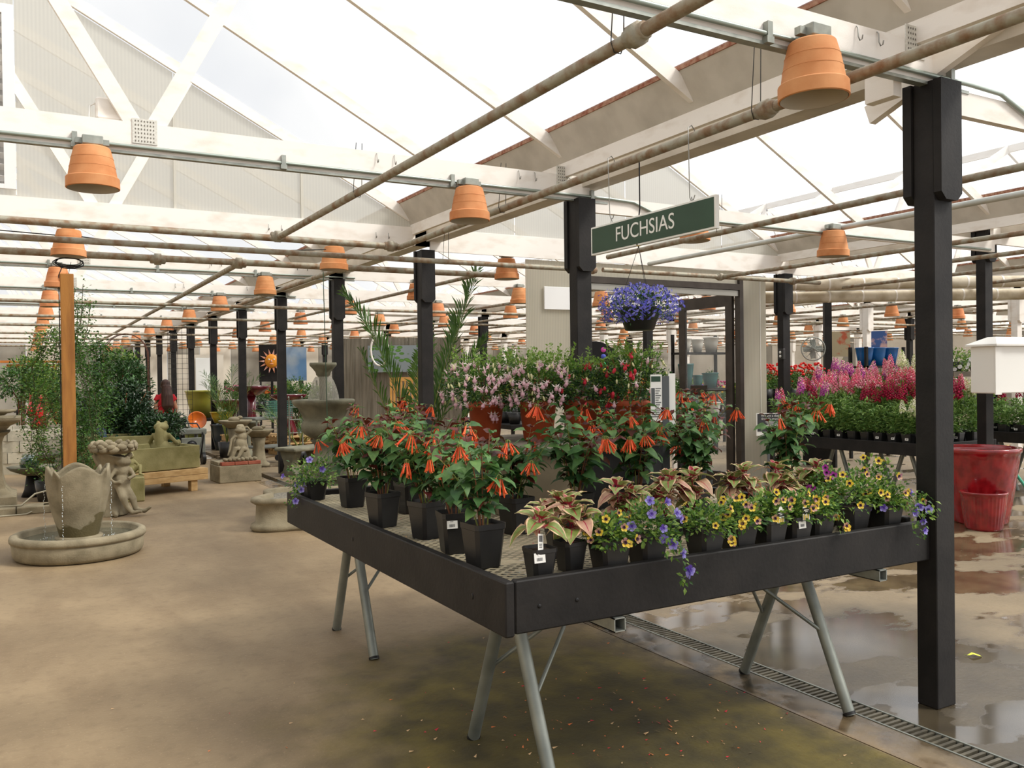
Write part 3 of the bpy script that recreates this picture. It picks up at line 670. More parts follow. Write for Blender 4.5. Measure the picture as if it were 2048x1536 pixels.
def cluster_mesh(k, seed):
    r = random.Random(seed); m = MB()
    for i in range(k):
        a = 2 * pi * i / k + r.uniform(-.4, .4); sp = r.uniform(.08, .75); L_ = r.uniform(.046, .070)
        p0 = Vector((cos(a) * .006, sin(a) * .006, -.006)); d = Vector((cos(a) * sp, sin(a) * sp, -1)).normalized()
        m.tube([(0, 0, 0), p0 + Vector((cos(a) * .004, sin(a) * .004, .002)), p0 + d * .01], .0009, 4, mi=1, cap=False)
        p = p0 + d * .01
        m.tube([p, p + d * L_ * .15, p + d * L_ * .7, p + d * L_ * .86, p + d * L_], [.0012, .0019, .0032, .0040, .0009 if i % 3 else .0050], 6)
        if i % 3 == 0:
            q = p + d * L_; ax = d.orthogonal().normalized()
            for t in range(4):
                v = Matrix.Rotation(t * pi / 2, 3, d) @ ax; m.add([q, q + v * .009 + d * .003, q + d * .006 + Matrix.Rotation(.6, 3, d) @ v * .004], [(0, 1, 2)], 2)
    return m.mesh('flower_cluster', [or1, stem_g, or2])
CL = [cluster_mesh(k, s) for k, s in ((6, 1), (8, 2), (11, 3), (5, 4), (14, 5))]
def basis(o, d, up=Vector((0, 0, 1)), roll=0.):
    d = d.normalized(); y = up.cross(d)
    if y.length < 1e-3: y = Vector((0, 1, 0))
    y.normalize(); z = d.cross(y); m = Matrix((d, y, z)).transposed()
    m = m @ Matrix.Rotation(roll, 3, 'X'); m = m.to_4x4(); m.translation = o; return m
def place(me, name, parent, M, s=1.):
    o = D.objects.new(name, me); COL.objects.link(o); o.parent = parent; o.matrix_basis = M @ Matrix.Scale(s, 4); return o
def orange_fuchsia(x, y, H, R, nst, ncl, label, seed, z=MZ + .003, lean=(0, 0), bronze=.24, sticker=None, rz=None):
    r = random.Random(seed); t = thing('orange_fuchsia', label, 'potted plant', (x, y, z), 0, 'orange fuchsias in black pots on the bench')
    pr = rz if rz is not None else r.uniform(-.25, .25)
    put(POT_L, 'pot', t, (0, 0, 0), (0, 0, pr)); st = MB(); z0 = .150
    if sticker: place(STK, 'price_label', t, Matrix.Rotation(pr, 4, 'Z') @ Matrix.Translation((sticker[0], -.0685, .128)) @ Matrix.Rotation(-.11, 4, 'X'))
    tips = []
    for i in range(nst):
        a = 2 * pi * (i + r.uniform(-.3, .3)) / nst; rr = R * (.25 + .75 * r.random()) if i else R * .15
        h = H * (r.uniform(.62, 1.0) if i else 1.); bx = Vector((cos(a) * .02, sin(a) * .02, z0))
        e = Vector((cos(a) * rr + lean[0], sin(a) * rr + lean[1], z0 + h)); c = bx.lerp(e, .5) + Vector((-cos(a) * rr * .22, -sin(a) * rr * .22, h * .12))
        P = lambda u: bx * (1 - u) ** 2 + c * 2 * u * (1 - u) + e * u * u
        st.tube([P(u / 6) for u in range(7)], [.0035 * (1 - .55 * u / 6) for u in range(7)], 5, mi=0 if r.random() < .5 else 1)
        tips.append((e, a)); nn = max(5, int(h / .040)); ph = r.uniform(0, 3)
        for k in range(nn):
            u = .14 + .86 * (k + .5) / nn; p = P(u); ph += pi / 2 + r.uniform(-.3, .3); big = .75 + .4 * sin(pi * u) + r.uniform(-.12, .15)
            if u > .93: big *= .75
            for q in range(2 if k % 3 or u < .5 else 3):
                b_ = ph + q * (pi if k % 3 else 2 * pi / 3) + r.uniform(-.25, .25)
                el = r.uniform(-.25, .35) if u < .85 else r.uniform(.1, .9)
                d = Vector((cos(b_), sin(b_), el)); idx = 4 if (u > .8 and r.random() < bronze * 2.5) or r.random() < bronze * .5 else (r.choice((0, 0, 1)) if u > .5 else r.choice((1, 2, 3, 2)))
                place(FL[idx], 'leaf', t, basis(p, d, roll=r.uniform(-.5, .5)), big)
    st.build('stems', [stem_g, stem_b], t)
    r.shuffle(tips)
    for i in range(ncl):
        e, a = tips[i % len(tips)]; o = Vector((cos(a + r.uniform(-.9, .9)), sin(a + r.uniform(-.9, .9)), 0)) * r.uniform(.02, .06)
        p = e + o + Vector((0, 0, r.uniform(-.07, .015))); M = Matrix.Translation(p) @ Euler((r.uniform(-.35, .35), r.uniform(-.35, .35), r.uniform(0, 6))).to_matrix().to_4x4()
        place(r.choice(CL), 'flower_cluster', t, M, r.uniform(.85, 1.15))
    return t
OF = [
 (1.575, 3.045, .36, .17, 5, 6, 'orange fuchsia in the nearest big black pot at the bench corner', 101, (.0, 0), None),
 (1.60, 3.355, .37, .17, 6, 5, 'orange fuchsia in the black pot with a white sticker, second back from the corner', 102, (0, 0), (-.03, 0)),
 (1.63, 3.72, .40, .20, 7, 6, 'orange fuchsia in the third black pot back along the left bench edge', 103, (-.06, 0), None),
 (1.57, 4.13, .44, .20, 8, 7, 'orange fuchsia standing tallest by the left edge, fourth pot back', 104, (.0, 0), None),
 (1.85, 4.45, .44, .20, 7, 6, 'orange fuchsia set back between the left edge pots and the riser', 105, (0, 0), None),
 (1.66, 4.86, .42, .18, 6, 4, 'orange fuchsia behind the blue torenia at the far left corner', 106, (-.02, 0), None),
 (1.93, 3.98, .36, .16, 6, 5, 'orange fuchsia in shade just left of the riser box', 107, (0, 0), None),
 (2.05, 5.15, .44, .2, 6, 5, 'orange fuchsia at the back of the bench left of the riser', 108, (0, 0), None),
 (2.04, 3.60, .34, .17, 5, 5, 'orange fuchsia with low hanging flowers in front of the beige riser panel', 116, (.05, -.02), None),
 (2.36, 3.56, .46, .19, 8, 6, 'orange fuchsia with a dark upright tip in front of the riser', 109, (0, 0), None),
 (2.78, 3.62, .44, .21, 8, 8, 'orange fuchsia with a big flower cluster below the white information sign', 110, (0, 0), None),
 (3.16, 3.60, .38, .19, 8, 6, 'orange fuchsia right of the riser with drooping flowers', 111, (0, 0), None),
 (3.46, 3.98, .48, .24, 11, 13, 'orange fuchsia thick with flowers right of the information sign', 112, (0, 0), None),
 (3.60, 4.50, .48, .22, 9, 9, 'orange fuchsia behind, near the right rear of the bench', 113, (0, 0), None),
 (3.68, 3.44, .42, .17, 8, 6, 'orange fuchsia farthest right, beside the dog notice', 114, (.06, .04), None),
 (3.30, 4.22, .46, .20, 8, 8, 'orange fuchsia just behind the information stand', 117, (0, 0), None),
 (3.36, 4.75, .46, .18, 6, 6, 'orange fuchsia at the rear right, mostly hidden by its neighbours', 115, (0, 0), None)]
for (x, y, H, R, a, b_, l, s, ln, stk) in OF: orange_fuchsia(x, y, H * 1.06, R * 1.32, a + 2, max(3, b_ - 1), l, s, lean=ln, sticker=stk)

# variegated plants
v_g = mat('variegated_leaf_green', '#76853f', '#93a05e', rough=.5, scale=40, tint=.12, trans=.2)
v_c = mat('cream_pink_margin', '#dfb48e', '#e8c9a4', rough=.5, scale=40, tint=.06, trans=.2)
v_r = mat('crimson_vein', '#8e1f34', '#a52f40', rough=.5, scale=40, tint=.12)
v_p = mat('pink_leaf_blade', '#b98a72', '#c9a184', rough=.5, scale=40, tint=.12, trans=.2)
VL = [leaf_mesh('leaf', .104, .066, .15, .28, [v_g, v_c, v_r], margin=True), leaf_mesh('leaf', .096, .062, .4, .2, [v_g, v_c, v_r], margin=True), leaf_mesh('leaf', .090, .060, .5, .15, [v_p, v_c, v_r], margin=True), leaf_mesh('leaf', .07, .04, -.1, .5, [v_r, v_c, v_r], margin=True)]
def variegated(x, y, label, seed, nros=2, hh=.09, sticker=None, tg=None, rz=None):
    r = random.Random(seed); t = thing('variegated_plant', label, 'potted plant', (x, y, MZ + .003), 0, 'cream edged variegated plants along the bench front')
    pr = r.uniform(-.2, .2) if rz is None else rz
    put(POT_S, 'pot', t, (0, 0, 0), (0, 0, pr)); st = MB()
    for i in range(nros):
        a = r.uniform(0, 6) if i else 1.; rr = (.0 if i == 0 else r.uniform(.03, .07)); h = hh * (1 if i == 0 else r.uniform(.4, .85))
        e = Vector((cos(a) * rr, sin(a) * rr, .105 + h)); st.tube([(cos(a) * .01, sin(a) * .01, .10), (cos(a) * rr * .7, sin(a) * rr * .7, .10 + h * .5), e], .003, 5)
        ph = r.uniform(0, 6)
        for k in range(11):
            ph += 2.4; lv = k / 10; d = Vector((cos(ph), sin(ph), -.15 + 1.25 * lv + r.uniform(-.15, .15)))
            s = 1.18 * (1.08 - .5 * lv) * r.uniform(.9, 1.08) * (1 if i == 0 else .9)
            me = VL[3] if lv > .85 else (VL[0] if lv > .4 else r.choice((VL[1], VL[2], VL[1])))
            place(me, 'leaf', t, basis(e - Vector((0, 0, .035 * (1 - lv))), d, roll=r.uniform(-.3, .3)), s)
        for k in range(3):
            ph += 2; d = Vector((cos(ph), sin(ph), .1)); place(VL[2], 'leaf', t, basis(e * .55 + Vector((0, 0, .06)), d, roll=r.uniform(-.4, .4)), .6)
    st.build('stems', v_r, t)
    if sticker: place(STK, 'price_label', t, Matrix.Rotation(pr, 4, 'Z') @ Matrix.Translation((sticker[0], -.0510, .085)) @ Matrix.Rotation(-.12, 4, 'X'))
    if tg: place(TAGM, 'plant_tag', t, Matrix.Translation((tg[0], tg[1], .135)) @ Euler((-.2, .15, .1)).to_matrix().to_4x4())
VP = [(1.655, 2.745, 'variegated plant in the front corner pot with a white sticker and tag', 1, .085, (-.028, 0), (-.02, -.04)),
      (1.82, 2.79, 'variegated plant second from the bench corner, leaves hanging over its pot', 3, .115, None, None),
      (1.92, 3.02, 'variegated plant set just behind the second one from the corner', 2, .10, None, None),
      (2.20, 3.00, 'variegated plant behind the nearest yellow torenia', 3, .13, None, None),
      (2.50, 3.02, 'variegated plant rising behind the lavender torenia', 3, .15, None, None),
      (2.72, 3.12, 'variegated plant in the middle of the row, behind yellow torenia', 3, .135, None, None),
      (2.98, 3.06, 'variegated plant with upright twisted leaves right of the middle', 3, .14, None, None),
      (3.24, 3.10, 'variegated plant second from the right end of its row', 3, .135, None, None),
      (3.46, 3.04, 'variegated plant at the right end beside the magenta flowers', 3, .13, None, None)]
for i, (x, y, l, nr, hh, stk, tg) in enumerate(VP): variegated(x, y - .0, l, 340 + i, nr + (1 if i > 1 else 0), hh + .035, stk, tg)

# ---------------------------------------------------------------- small leaved foliage in one go (nobody could count it)
def small_leaves(pts, L_, W, r, mi_fn=None, up=.4):
    """pts: list of (pos, outward dir); returns MB with folded 4-triangle leaves"""
    m = MB(); vs = []; fs = []; mi = []
    for p, d in pts:
        d = (d + Vector((r.gauss(0, .55), r.gauss(0, .55), r.gauss(up * .5, .45)))).normalized(); s = r.uniform(.7, 1.25)
        y = Vector((0, 0, 1)).cross(d)
        if y.length < .05: y = Vector((1, 0, 0))
        y.normalize(); y = Matrix.Rotation(r.uniform(-.9, .9), 3, d) @ y; z = d.cross(y); o = len(vs); l = L_ * s; w = W * s / 2
        vs += [p, p + d * l * .45 + y * w + z * w * .35, p + d * l - z * l * .12, p + d * l * .45 - y * w + z * w * .35, p + d * l * .5]
        fs += [(o, o + 4, o + 1), (o + 1, o + 4, o + 2), (o, o + 3, o + 4), (o + 3, o + 2, o + 4)]
        k = mi_fn(p) if mi_fn else 0; mi += [k] * 4
    m.v = [tuple(v) for v in vs]; m.f = fs; m.m = mi; m.s = [False] * len(fs); return m
def blob_points(n, c, rad, r, shell=.55, zmin=-1.):
    out = []
    while len(out) < n:
        v = Vector((r.gauss(0, 1), r.gauss(0, 1), r.gauss(0, 1))).normalized()
        if v.z < zmin: continue
        k = (shell + (1 - shell) * r.random()) * (1 + .12 * sin(v.x * 7 + c[0] * 9) * cos(v.y * 6 + v.z * 5))
        out.append((Vector((c[0] + v.x * rad[0] * k, c[1] + v.y * rad[1] * k, c[2] + v.z * rad[2] * k)), v))
    return out
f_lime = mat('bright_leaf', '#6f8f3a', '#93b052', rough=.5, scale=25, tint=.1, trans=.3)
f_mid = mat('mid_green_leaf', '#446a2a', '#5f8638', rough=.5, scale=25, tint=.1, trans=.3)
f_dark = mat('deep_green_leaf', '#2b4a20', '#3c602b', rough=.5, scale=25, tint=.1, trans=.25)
# bush fuchsias on the riser
pk1 = mat('pale_pink_petal', '#f0d5d4', '#f8ece6', rough=.5, scale=80, trans=.3); pk2 = mat('rose_corolla', '#e2aebd', '#efcbd2', rough=.5, scale=60, trans=.3)
rd1 = mat('crimson_petal', '#c8203a', '#dc3a4c', rough=.45, scale=60, trans=.2); cr1 = mat('cream_bud', '#e8e3b4', rough=.5, trans=.3)
def fuchsia_flower(ms, ma, mb_, sep=4, L_=.03):
    m = MB(); m.tube([(0, 0, .022), (0, 0, .012)], .0008, 4, mi=2)
    m.tube([(0, 0, .012), (0, 0, .004), (0, 0, -.002)], [.0022, .003, .004], 6)
    for k in range(4):
        a = k * pi / 2 + .3; c_, s_ = cos(a), sin(a)
        m.add([(c_ * .003, s_ * .003, .0), (c_ * .012 - s_ * .005, s_ * .012 + c_ * .005, .002), (c_ * .027, s_ * .027, .010), (c_ * .012 + s_ * .005, s_ * .012 - c_ * .005, .002)], [(0, 1, 2, 3)])
    m.lathe([(.004, -.001), (.0095, -.008), (.0085, -.017), (.006, -.019)], 7, mi=1)
    for k in range(3): a = k * 2.1; m.tube([(0, 0, -.016), (cos(a) * .003, sin(a) * .003, -.03)], .0006, 3, mi=1, cap=False)
    return m.mesh('blossom', [ma, mb_, stem_g])
PKF = fuchsia_flower(0, pk1, pk2); RDF = fuchsia_flower(0, rd1, rd1)
rb = MB().sphere((0, 0, 0), (.008, .008, .014), 8, 6).tube([(0, 0, .012), (0, 0, .03)], .001, 4, mi=1).mesh('bud', [rd1, stem_g]); cb = MB().sphere((0, 0, 0), (.005, .005, .013), 7, 5).tube([(0, 0, .012), (0, 0, .03)], .0009, 4, mi=1).mesh('bud', [cr1, stem_g])
clay = mat('red_clay_plastic', '#a04524', '#b0512c', rough=.55, scale=9)
TP = MB().lathe([(0, .0), (.078, 0), (.082, .004), (.104, .196), (.112, .197), (.115, .203), (.115, .228), (.110, .232), (.104, .23), (.102, .205)], 28).disc(.103, .205, 28, mi=1).mesh('pot', [clay, soil_mat])
def bush_fuchsia(x, y, label, seed, H=.30, R=.20, npk=30, nrd=0, ncb=12, dz=0., leaf=1900, dark=.5):
    r = random.Random(seed); t = thing('bush_fuchsia', label, 'potted plant', (x, y, 1.235), 0, 'bush fuchsias in red clay pots on the riser')
    put(TP, 'pot', t); R *= 1.16; c = (0, 0, .205 + H * .46); rad = (R, R, H * .66)
    leaf = int(leaf * 1.35); pts = blob_points(leaf, c, rad, r, .35, -.8)
    # sprigs that stick out on top
    for q in range(16):
        a = r.uniform(0, 2 * pi); rr = R * sqrt(r.random()) * .95; b_ = Vector((cos(a) * rr, sin(a) * rr, .215 + H * .85)); h = r.uniform(.05, .12); d = Vector((cos(a) * .3, sin(a) * .3, 1)).normalized()
        for k in range(16): pts.append((b_ + d * h * k / 15, Vector((cos(k * 2.4), sin(k * 2.4), .5))))
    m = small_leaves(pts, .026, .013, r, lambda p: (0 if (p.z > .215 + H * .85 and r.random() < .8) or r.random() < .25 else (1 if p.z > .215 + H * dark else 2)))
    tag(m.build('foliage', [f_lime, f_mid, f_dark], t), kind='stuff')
    st = MB()
    for q in range(9):
        a = r.uniform(0, 6.3); st.tube([(cos(a) * .02, sin(a) * .02, .2), (cos(a) * R * .35, sin(a) * R * .35, .2 + H * .5), (cos(a) * R * .6, sin(a) * R * .6, .2 + H * .9)], .003, 5)
    st.build('stems', stem_b, t)
    for me, nm, k in ((PKF, 'blossom', npk), (RDF, 'blossom', nrd), (cb, 'bud', ncb), (rb, 'bud', nrd // 2)):
        for q in range(k):
            a = r.uniform(0, 2 * pi); 
            if r.random() < .72: a = -2.05 + r.gauss(0, .75)   # more bloom on the light side, towards the aisle
            u = r.uniform(-.55, .8); k_ = 1.04 * sqrt(max(.05, 1 - u * u))
            p = Vector((cos(a) * R * k_, sin(a) * R * k_, c[2] + u * rad[2] * 1.05)) + Vector((0, 0, -.015))
            place(me, nm, t, Matrix.Translation(p) @ Euler((r.uniform(-.5, .5), r.uniform(-.5, .5), r.uniform(0, 6))).to_matrix().to_4x4(), r.uniform(1.0, 1.35))
    return t
b1 = bush_fuchsia(2.42, 4.62, 'bushy pale pink fuchsia in the leftmost red clay pot', 501, H=.27, R=.23, npk=60, ncb=22)
for q in range(4): place(PKF, 'blossom', b1, Matrix.Translation((-.03 + q * .012, -.125, .16 - .018 * (q % 2))), 1.2)
bush_fuchsia(2.66, 4.42, 'bushy pale pink fuchsia second from the left on the riser', 502, H=.27, R=.21, npk=56, ncb=20)
bush_fuchsia(2.93, 4.36, 'dark leaved fuchsia with crimson buds left of the information sign', 503, H=.25, R=.20, npk=6, nrd=12, ncb=5, dark=.75)
bush_fuchsia(3.14, 4.12, 'tall fuchsia with crimson flowers just behind the information sign', 504, H=.31, R=.18, npk=7, nrd=8, ncb=12, dark=.65)
bush_fuchsia(2.88, 4.75, 'pale pink fuchsia at the back right of the riser', 505, H=.30, R=.2, npk=20, nrd=3, ncb=10, leaf=1300)

# torenias
yl = mat('yellow_petal', '#f0c838', '#f3d860', rough=.5, scale=60, tint=.06, trans=.25); pu = mat('dark_throat', '#3a1238', rough=.6); pe = mat('peach_mauve_petal', '#d9b07a', '#a8748e', rough=.5, scale=60, trans=.2)
bl = mat('lavender_petal', '#8b7fd0', '#b0a2e4', rough=.5, scale=60, tint=.08, trans=.25); vi = mat('violet_petal', '#6a4fb2', rough=.5, trans=.2); mg = mat('magenta_petal', '#a8249a', '#c24ab4', rough=.5, scale=60, trans=.2)
def torenia_flower(mats, s=1.):
    m = MB()
    for k in range(5):
        a = k * 2 * pi / 5 + .3; mi = 0 if k not in (1, 2) or len(mats) < 3 else 2; R_ = .0165 * s
        ring = [(cos(a + da) * R_ * q, sin(a + da) * R_ * q, z) for da, q, z in ((-.62, .55, .003), (-.5, .95, .006), (0, 1.12, .007), (.5, .95, .006), (.62, .55, .003))]
        m.add([(cos(a) * .002, sin(a) * .002, -.002)] + ring, [(0, 1, 2), (0, 2, 3), (0, 3, 4), (0, 4, 5)], mi)
    m.lathe([(.0068 * s, .0045), (.003, .002), (.001, -.004)], 8, mi=1)
    m.lathe([(.0045, -.001), (.003, -.012), (.002, -.02)], 6, mi=3 if len(mats) > 3 else 0)
    return m.mesh('blossom', mats)
TY = [torenia_flower([yl, pu, pe, yl]), torenia_flower([yl, pu, yl, pu]), torenia_flower([pe, pu, yl, vi])]
TB = [torenia_flower([bl, vi, bl, bl], 1.25), torenia_flower([bl, vi, vi, bl], 1.15)]; TM = [torenia_flower([mg, pu, mg, mg], 1.1)]
def torenia(x, y, kind, label, seed, nf=14, R=.12, H=.10, trail=None, sticker=None, leaf=620, tg=False, lift=0.):
    r = random.Random(seed); t = thing('torenia', label, 'potted plant', (x, y, MZ + .003), 0, 'small flowering torenias along the bench front')
    pr = r.uniform(-.08, .08); put(POT_T, 'pot', t, (0, 0, 0), (0, 0, pr)); c = (0, 0, .112 + H * .25 + lift); R *= 1.1
    pts = blob_points(leaf, c, (R, R, H), r, .3, -.55)
    if trail:
        for (dx, dy, dz, n) in trail:
            for q in range(n):
                u = q / n; pts.append((Vector((dx * u ** .7 + r.gauss(0, .018), dy * min(1, u * 1.6) + r.gauss(0, .018), .12 + dz * u * u + .03 * sin(pi * u) + r.gauss(0, .012))), Vector((dx, dy, -.2)).normalized()))
    m = small_leaves(pts, .025, .014, r, lambda p: 0 if r.random() < .4 else (1 if r.random() < .7 else 2))
    tag(m.build('foliage', [f_lime, f_mid, f_dark], t), kind='stuff')
    fl = {'y': TY, 'b': TB, 'm': TM, 'yb': TY + TB}[kind]
    for q in range(nf):
        a = -2.05 + r.gauss(0, 1.1); u = r.uniform(-.25, .95); k_ = 1.06 * sqrt(max(.05, 1 - u * u))
        p = Vector((cos(a) * R * k_, sin(a) * R * k_, c[2] + u * H * 1.08)); d = Vector((cos(a) * .8 - .25, sin(a) * .8 - .5, .35 + r.uniform(-.4, .3)))
        if trail and q < len(trail) * 3:
            tt = trail[q % len(trail)]; u = r.uniform(.3, .95); p = Vector((tt[0] * u ** .7, tt[1] * min(1, u * 1.6) - .03, .12 + tt[2] * u * u))
        z = d.normalized(); M = z.to_track_quat('Z', 'Y').to_matrix().to_4x4(); M.translation = p
        place(r.choice(fl), 'blossom', t, M @ Matrix.Rotation(r.uniform(-.4, .4), 4, 'Z'), r.uniform(.85, 1.1))
    if sticker: place(STK, 'price_label', t, Matrix.Rotation(pr, 4, 'Z') @ Matrix.Translation((sticker, -.0660, .088)) @ Matrix.Rotation(-.12, 4, 'X'))
    if tg:
        g = MB().box((-.022, -.001, -.028), (.022, 0, .03)).prism([(cos(a) * .012, .03 + sin(a) * .014) for a in np.linspace(0, pi, 8)], 0, .001, M=Matrix.Rotation(pi / 2, 4, 'X'))
        g.box((-.022, -.0018, 0), (.022, -.0011, .024), 1); g.box((-.016, -.0024, .013), (.015, -.0019, .017), 0); g.box((-.008, -.0024, .006), (.008, -.0019, .010), 0)
        for q in range(3): g.box((-.018 + q * .013, -.0024, -.026), (-.01 + q * .013, -.0018, -.004 - .004 * (q % 2)), 2)
        place(g.mesh('plant_tag', [label_white, black_metal, yl]), 'plant_tag', t, Matrix.Rotation(pr, 4, 'Z') @ Matrix.Translation((.0, -.071, .134)))
TO = [(1.955, 2.723, 'y', 'yellow torenia nearest the bench corner with some lavender blooms above', 10, .095, .085, None, None, False, 0),
      (2.14, 2.728, 'b', 'lavender torenia trailing over the front board', 14, .12, .12, [(.06, -.165, -.20, 70), (.0, -.15, -.06, 60)], None, False, 0),
      (2.44, 2.728, 'y', 'yellow and purple torenia left of the middle of the front row', 7, .115, .085, [(.0, -.13, -.06, 30)], None, False, 0),
      (2.63, 2.733, 'y', 'yellow torenia with many open blooms in the middle of the front row', 13, .11, .095, None, None, False, 0),
      (2.80, 2.728, 'y', 'yellow torenia in the pot with a black tag and white price label', 9, .085, .10, None, 0., True, 0),
      (2.955, 2.728, 'y', 'yellow torenia with tag, second pot left of the gap in the front row', 10, .09, .09, None, -.02, True, 0),
      (3.11, 2.738, 'y', 'yellow torenia trailing at the gap in the front row', 8, .10, .09, [(.04, -.11, -.09, 40)], None, False, 0),
      (3.40, 2.778, 'y', 'full yellow torenia on the right with magenta blooms behind it', 10, .14, .12, None, None, False, .02),
      (3.60, 2.808, 'y', 'tallest yellow torenia spilling against the foreground post', 16, .13, .15, [(.13, -.17, .03, 60)], None, False, .03),
      (3.58, 2.738, 'b', 'blue torenia hanging over the right end of the front board', 9, .11, .08, [(.02, -.17, -.15, 90), (.1, -.17, -.05, 60)], None, False, 0),
      (3.43, 2.96, 'm', 'magenta torenia behind the yellow one at the right', 7, .09, .10, None, None, False, .05),
      (1.56, 5.28, 'b', 'pale blue torenia hanging off the far left corner of the bench', 9, .16, .13, [(-.16, -.05, -.16, 110), (-.13, .05, -.05, 60)], None, False, 0)]
for i, (x, y, k, l, nf, R, H, tr_, stk, tg, lf) in enumerate(TO): torenia(x, y, k, l, 700 + i, nf, R, H, tr_, stk, tg=tg, lift=lf)
# fallen petals on the floor and mesh
r = random.Random(5); m = MB()
for q in range(700):
    a = r.uniform(0, 6.3)
    if q < 560: x, y, z = r.gauss(2.1, .65), r.gauss(2.75, .75), .002
    else: x, y, z = r.uniform(1.5, 3.0), r.uniform(2.7, 5), MZ + .004
    if z < .5 and not (x < 3.15 and y > 1.6): continue
    s = r.uniform(.003, .012); m.add([(x, y, z), (x + cos(a) * s * 2, y + sin(a) * s * 2, z + s * .6), (x + cos(a + 1.6) * s, y + sin(a + 1.6) * s, z + s * .3)], [(0, 1, 2)], q % 3)
o = m.build('fallen_petals', [or2, rd1, mat('dry_petal', '#c7a47a')]); tag(o, 'fallen petals scattered on the floor and mesh around the fuchsia bench', 'petals', kind='stuff')

# ---------------------------------------------------------------- hanging sign
sg = thing('hanging_sign', 'dark green hanging sign reading FUCHSIAS in white letters', 'sign', (3.15, 0, 0))
green = mat('sign_green', '#274331', '#2d4a37', rough=.45, scale=4)
ya_, yb_ = 3.395, 4.53
MB().bevbox((-.012, ya_, 2.372), (.012, yb_, 2.548), .002).build('sign_board', label_white, sg)
MB().box((-.0135, ya_ + .014, 2.383), (-.012, yb_ - .014, 2.537)).build('sign_face', green, sg)
def text(body, size, M, parent, m=label_white, name='lettering', ext=.0008, align='CENTER', sx=1.):
    cu = D.curves.new(name, 'FONT'); cu.body = body; cu.size = size; cu.extrude = ext; cu.align_x = align; cu.align_y = 'CENTER'; cu.materials.append(m)
    tmp = D.objects.new(name, cu); COL.objects.link(tmp); bpy.context.view_layer.update(); dg = bpy.context.evaluated_depsgraph_get()
    me = D.meshes.new_from_object(tmp.evaluated_get(dg)); D.objects.remove(tmp); me.materials.clear(); me.materials.append(m)
    o = D.objects.new(name, me); COL.objects.link(o); o.parent = parent; o.matrix_basis = M @ Matrix.Diagonal((sx, 1, 1, 1)); return o
Ms = Matrix(((0, 0, -1, 0), (-1, 0, 0, 0), (0, 1, 0, 0), (0, 0, 0, 1)))  # text faces -X, reads along -Y
text('FUCHSIAS', .124, Matrix.Translation((-.0143, 3.995, 2.462)) @ Ms, sg, sx=1.0)
def hook(yh, zt, zb):
    return MB().tube([(.03, yh + .025, zt - .02), (.03, yh + .02, zt + .03), (0.0, yh + .01, zt + .05), (-.032, yh, zt + .03), (-.034, yh - .004, zt - .05), (-.01, yh + .02, zb + .06), (0, yh + .03, zb + .015), (0, yh + .02, zb - .004), (0, yh, zb - .002), (0, yh - .012, zb + .02)], .0028, 6)
hook(4.31, 2.905, 2.577).build('hook', hook_mat, sg); hook(3.58, 2.905, 2.557).build('hook', hook_mat, sg)
for y in (4.318, 3.587): MB().tube([(0, y - .004, 2.548), (0, y + .008, 2.572), (0, y + .016, 2.548)], .002, 5).build('eyelet', hook_mat, sg)
# ---------------------------------------------------------------- lobelia basket
hb = thing('hanging_basket', 'hanging basket overflowing with blue violet lobelia', 'hanging basket', (3.15, 4.06, 2.0))
r = random.Random(77)
MB().lathe([(0, -.125), (.075, -.125), (.085, -.12), (.125, .0), (.13, .012), (.122, .012), (.11, 0), (.0, 0)], 24).build('basket_pot', plastic_black, hb)
pts = blob_points(3400, (.0, .0, .01), (.235, .235, .125), r, .45, -.75); pts = [p for p in pts if not (p[0].z < -.055 and p[0].xy.length < .12)]
tag(small_leaves(pts, .016, .006, r, lambda p: 1 if r.random() < .5 else 0).build('foliage', [f_dark, f_mid], hb), kind='stuff')
lo1 = mat('lobelia_blue', '#5a56c4', '#7f7be0', rough=.5, scale=50, tint=.1, trans=.3); lo2 = mat('lobelia_pale', '#9a96e6', rough=.5, trans=.3)
m = MB()
for p, v in blob_points(1150, (0, 0, .015), (.245, .245, .135), r, .86, -.7):
    if p.z < -.06 and p.xy.length < .13: continue
    z = (v + Vector((r.gauss(0, .35), r.gauss(0, .35), r.gauss(-.1, .3)))).normalized(); x = z.orthogonal().normalized(); y = z.cross(x); s = r.uniform(.008, .0125); mi = 0 if r.random() < .7 else 1
    for q in range(3):
        a = q * 1.1 + .4; m.add([p, p + (x * cos(a - .45) + y * sin(a - .45)) * s * .9 + z * .002, p + (x * cos(a) + y * sin(a)) * s * 1.15 + z * .001, p + (x * cos(a + .45) + y * sin(a + .45)) * s * .9 + z * .002], [(0, 1, 2, 3)], mi)
    m.add([p, p - x * s * .5 + y * s * .3, p - x * s * .45 - y * s * .3], [(0, 1, 2)], mi)
tag(m.build('blossoms', [lo1, lo2], hb), kind='stuff')
for a in (.3, 2.4, 4.5): MB().tube([(cos(a) * .125, sin(a) * .125, .0), (0, 0, .37)], .0016, 5).build('hanger_wire', wire_mat, hb)
MB().tube([(0, 0, .36), (.0, 0.01, .40), (.02, .03, .50), (.035, .03, .60), (.035, .03, .87)], .004, 6).build('strap', black_metal, hb)
MB().box((-.012, -.006, .37), (.012, .006, .42)).build('hook_tab', yl, hb)
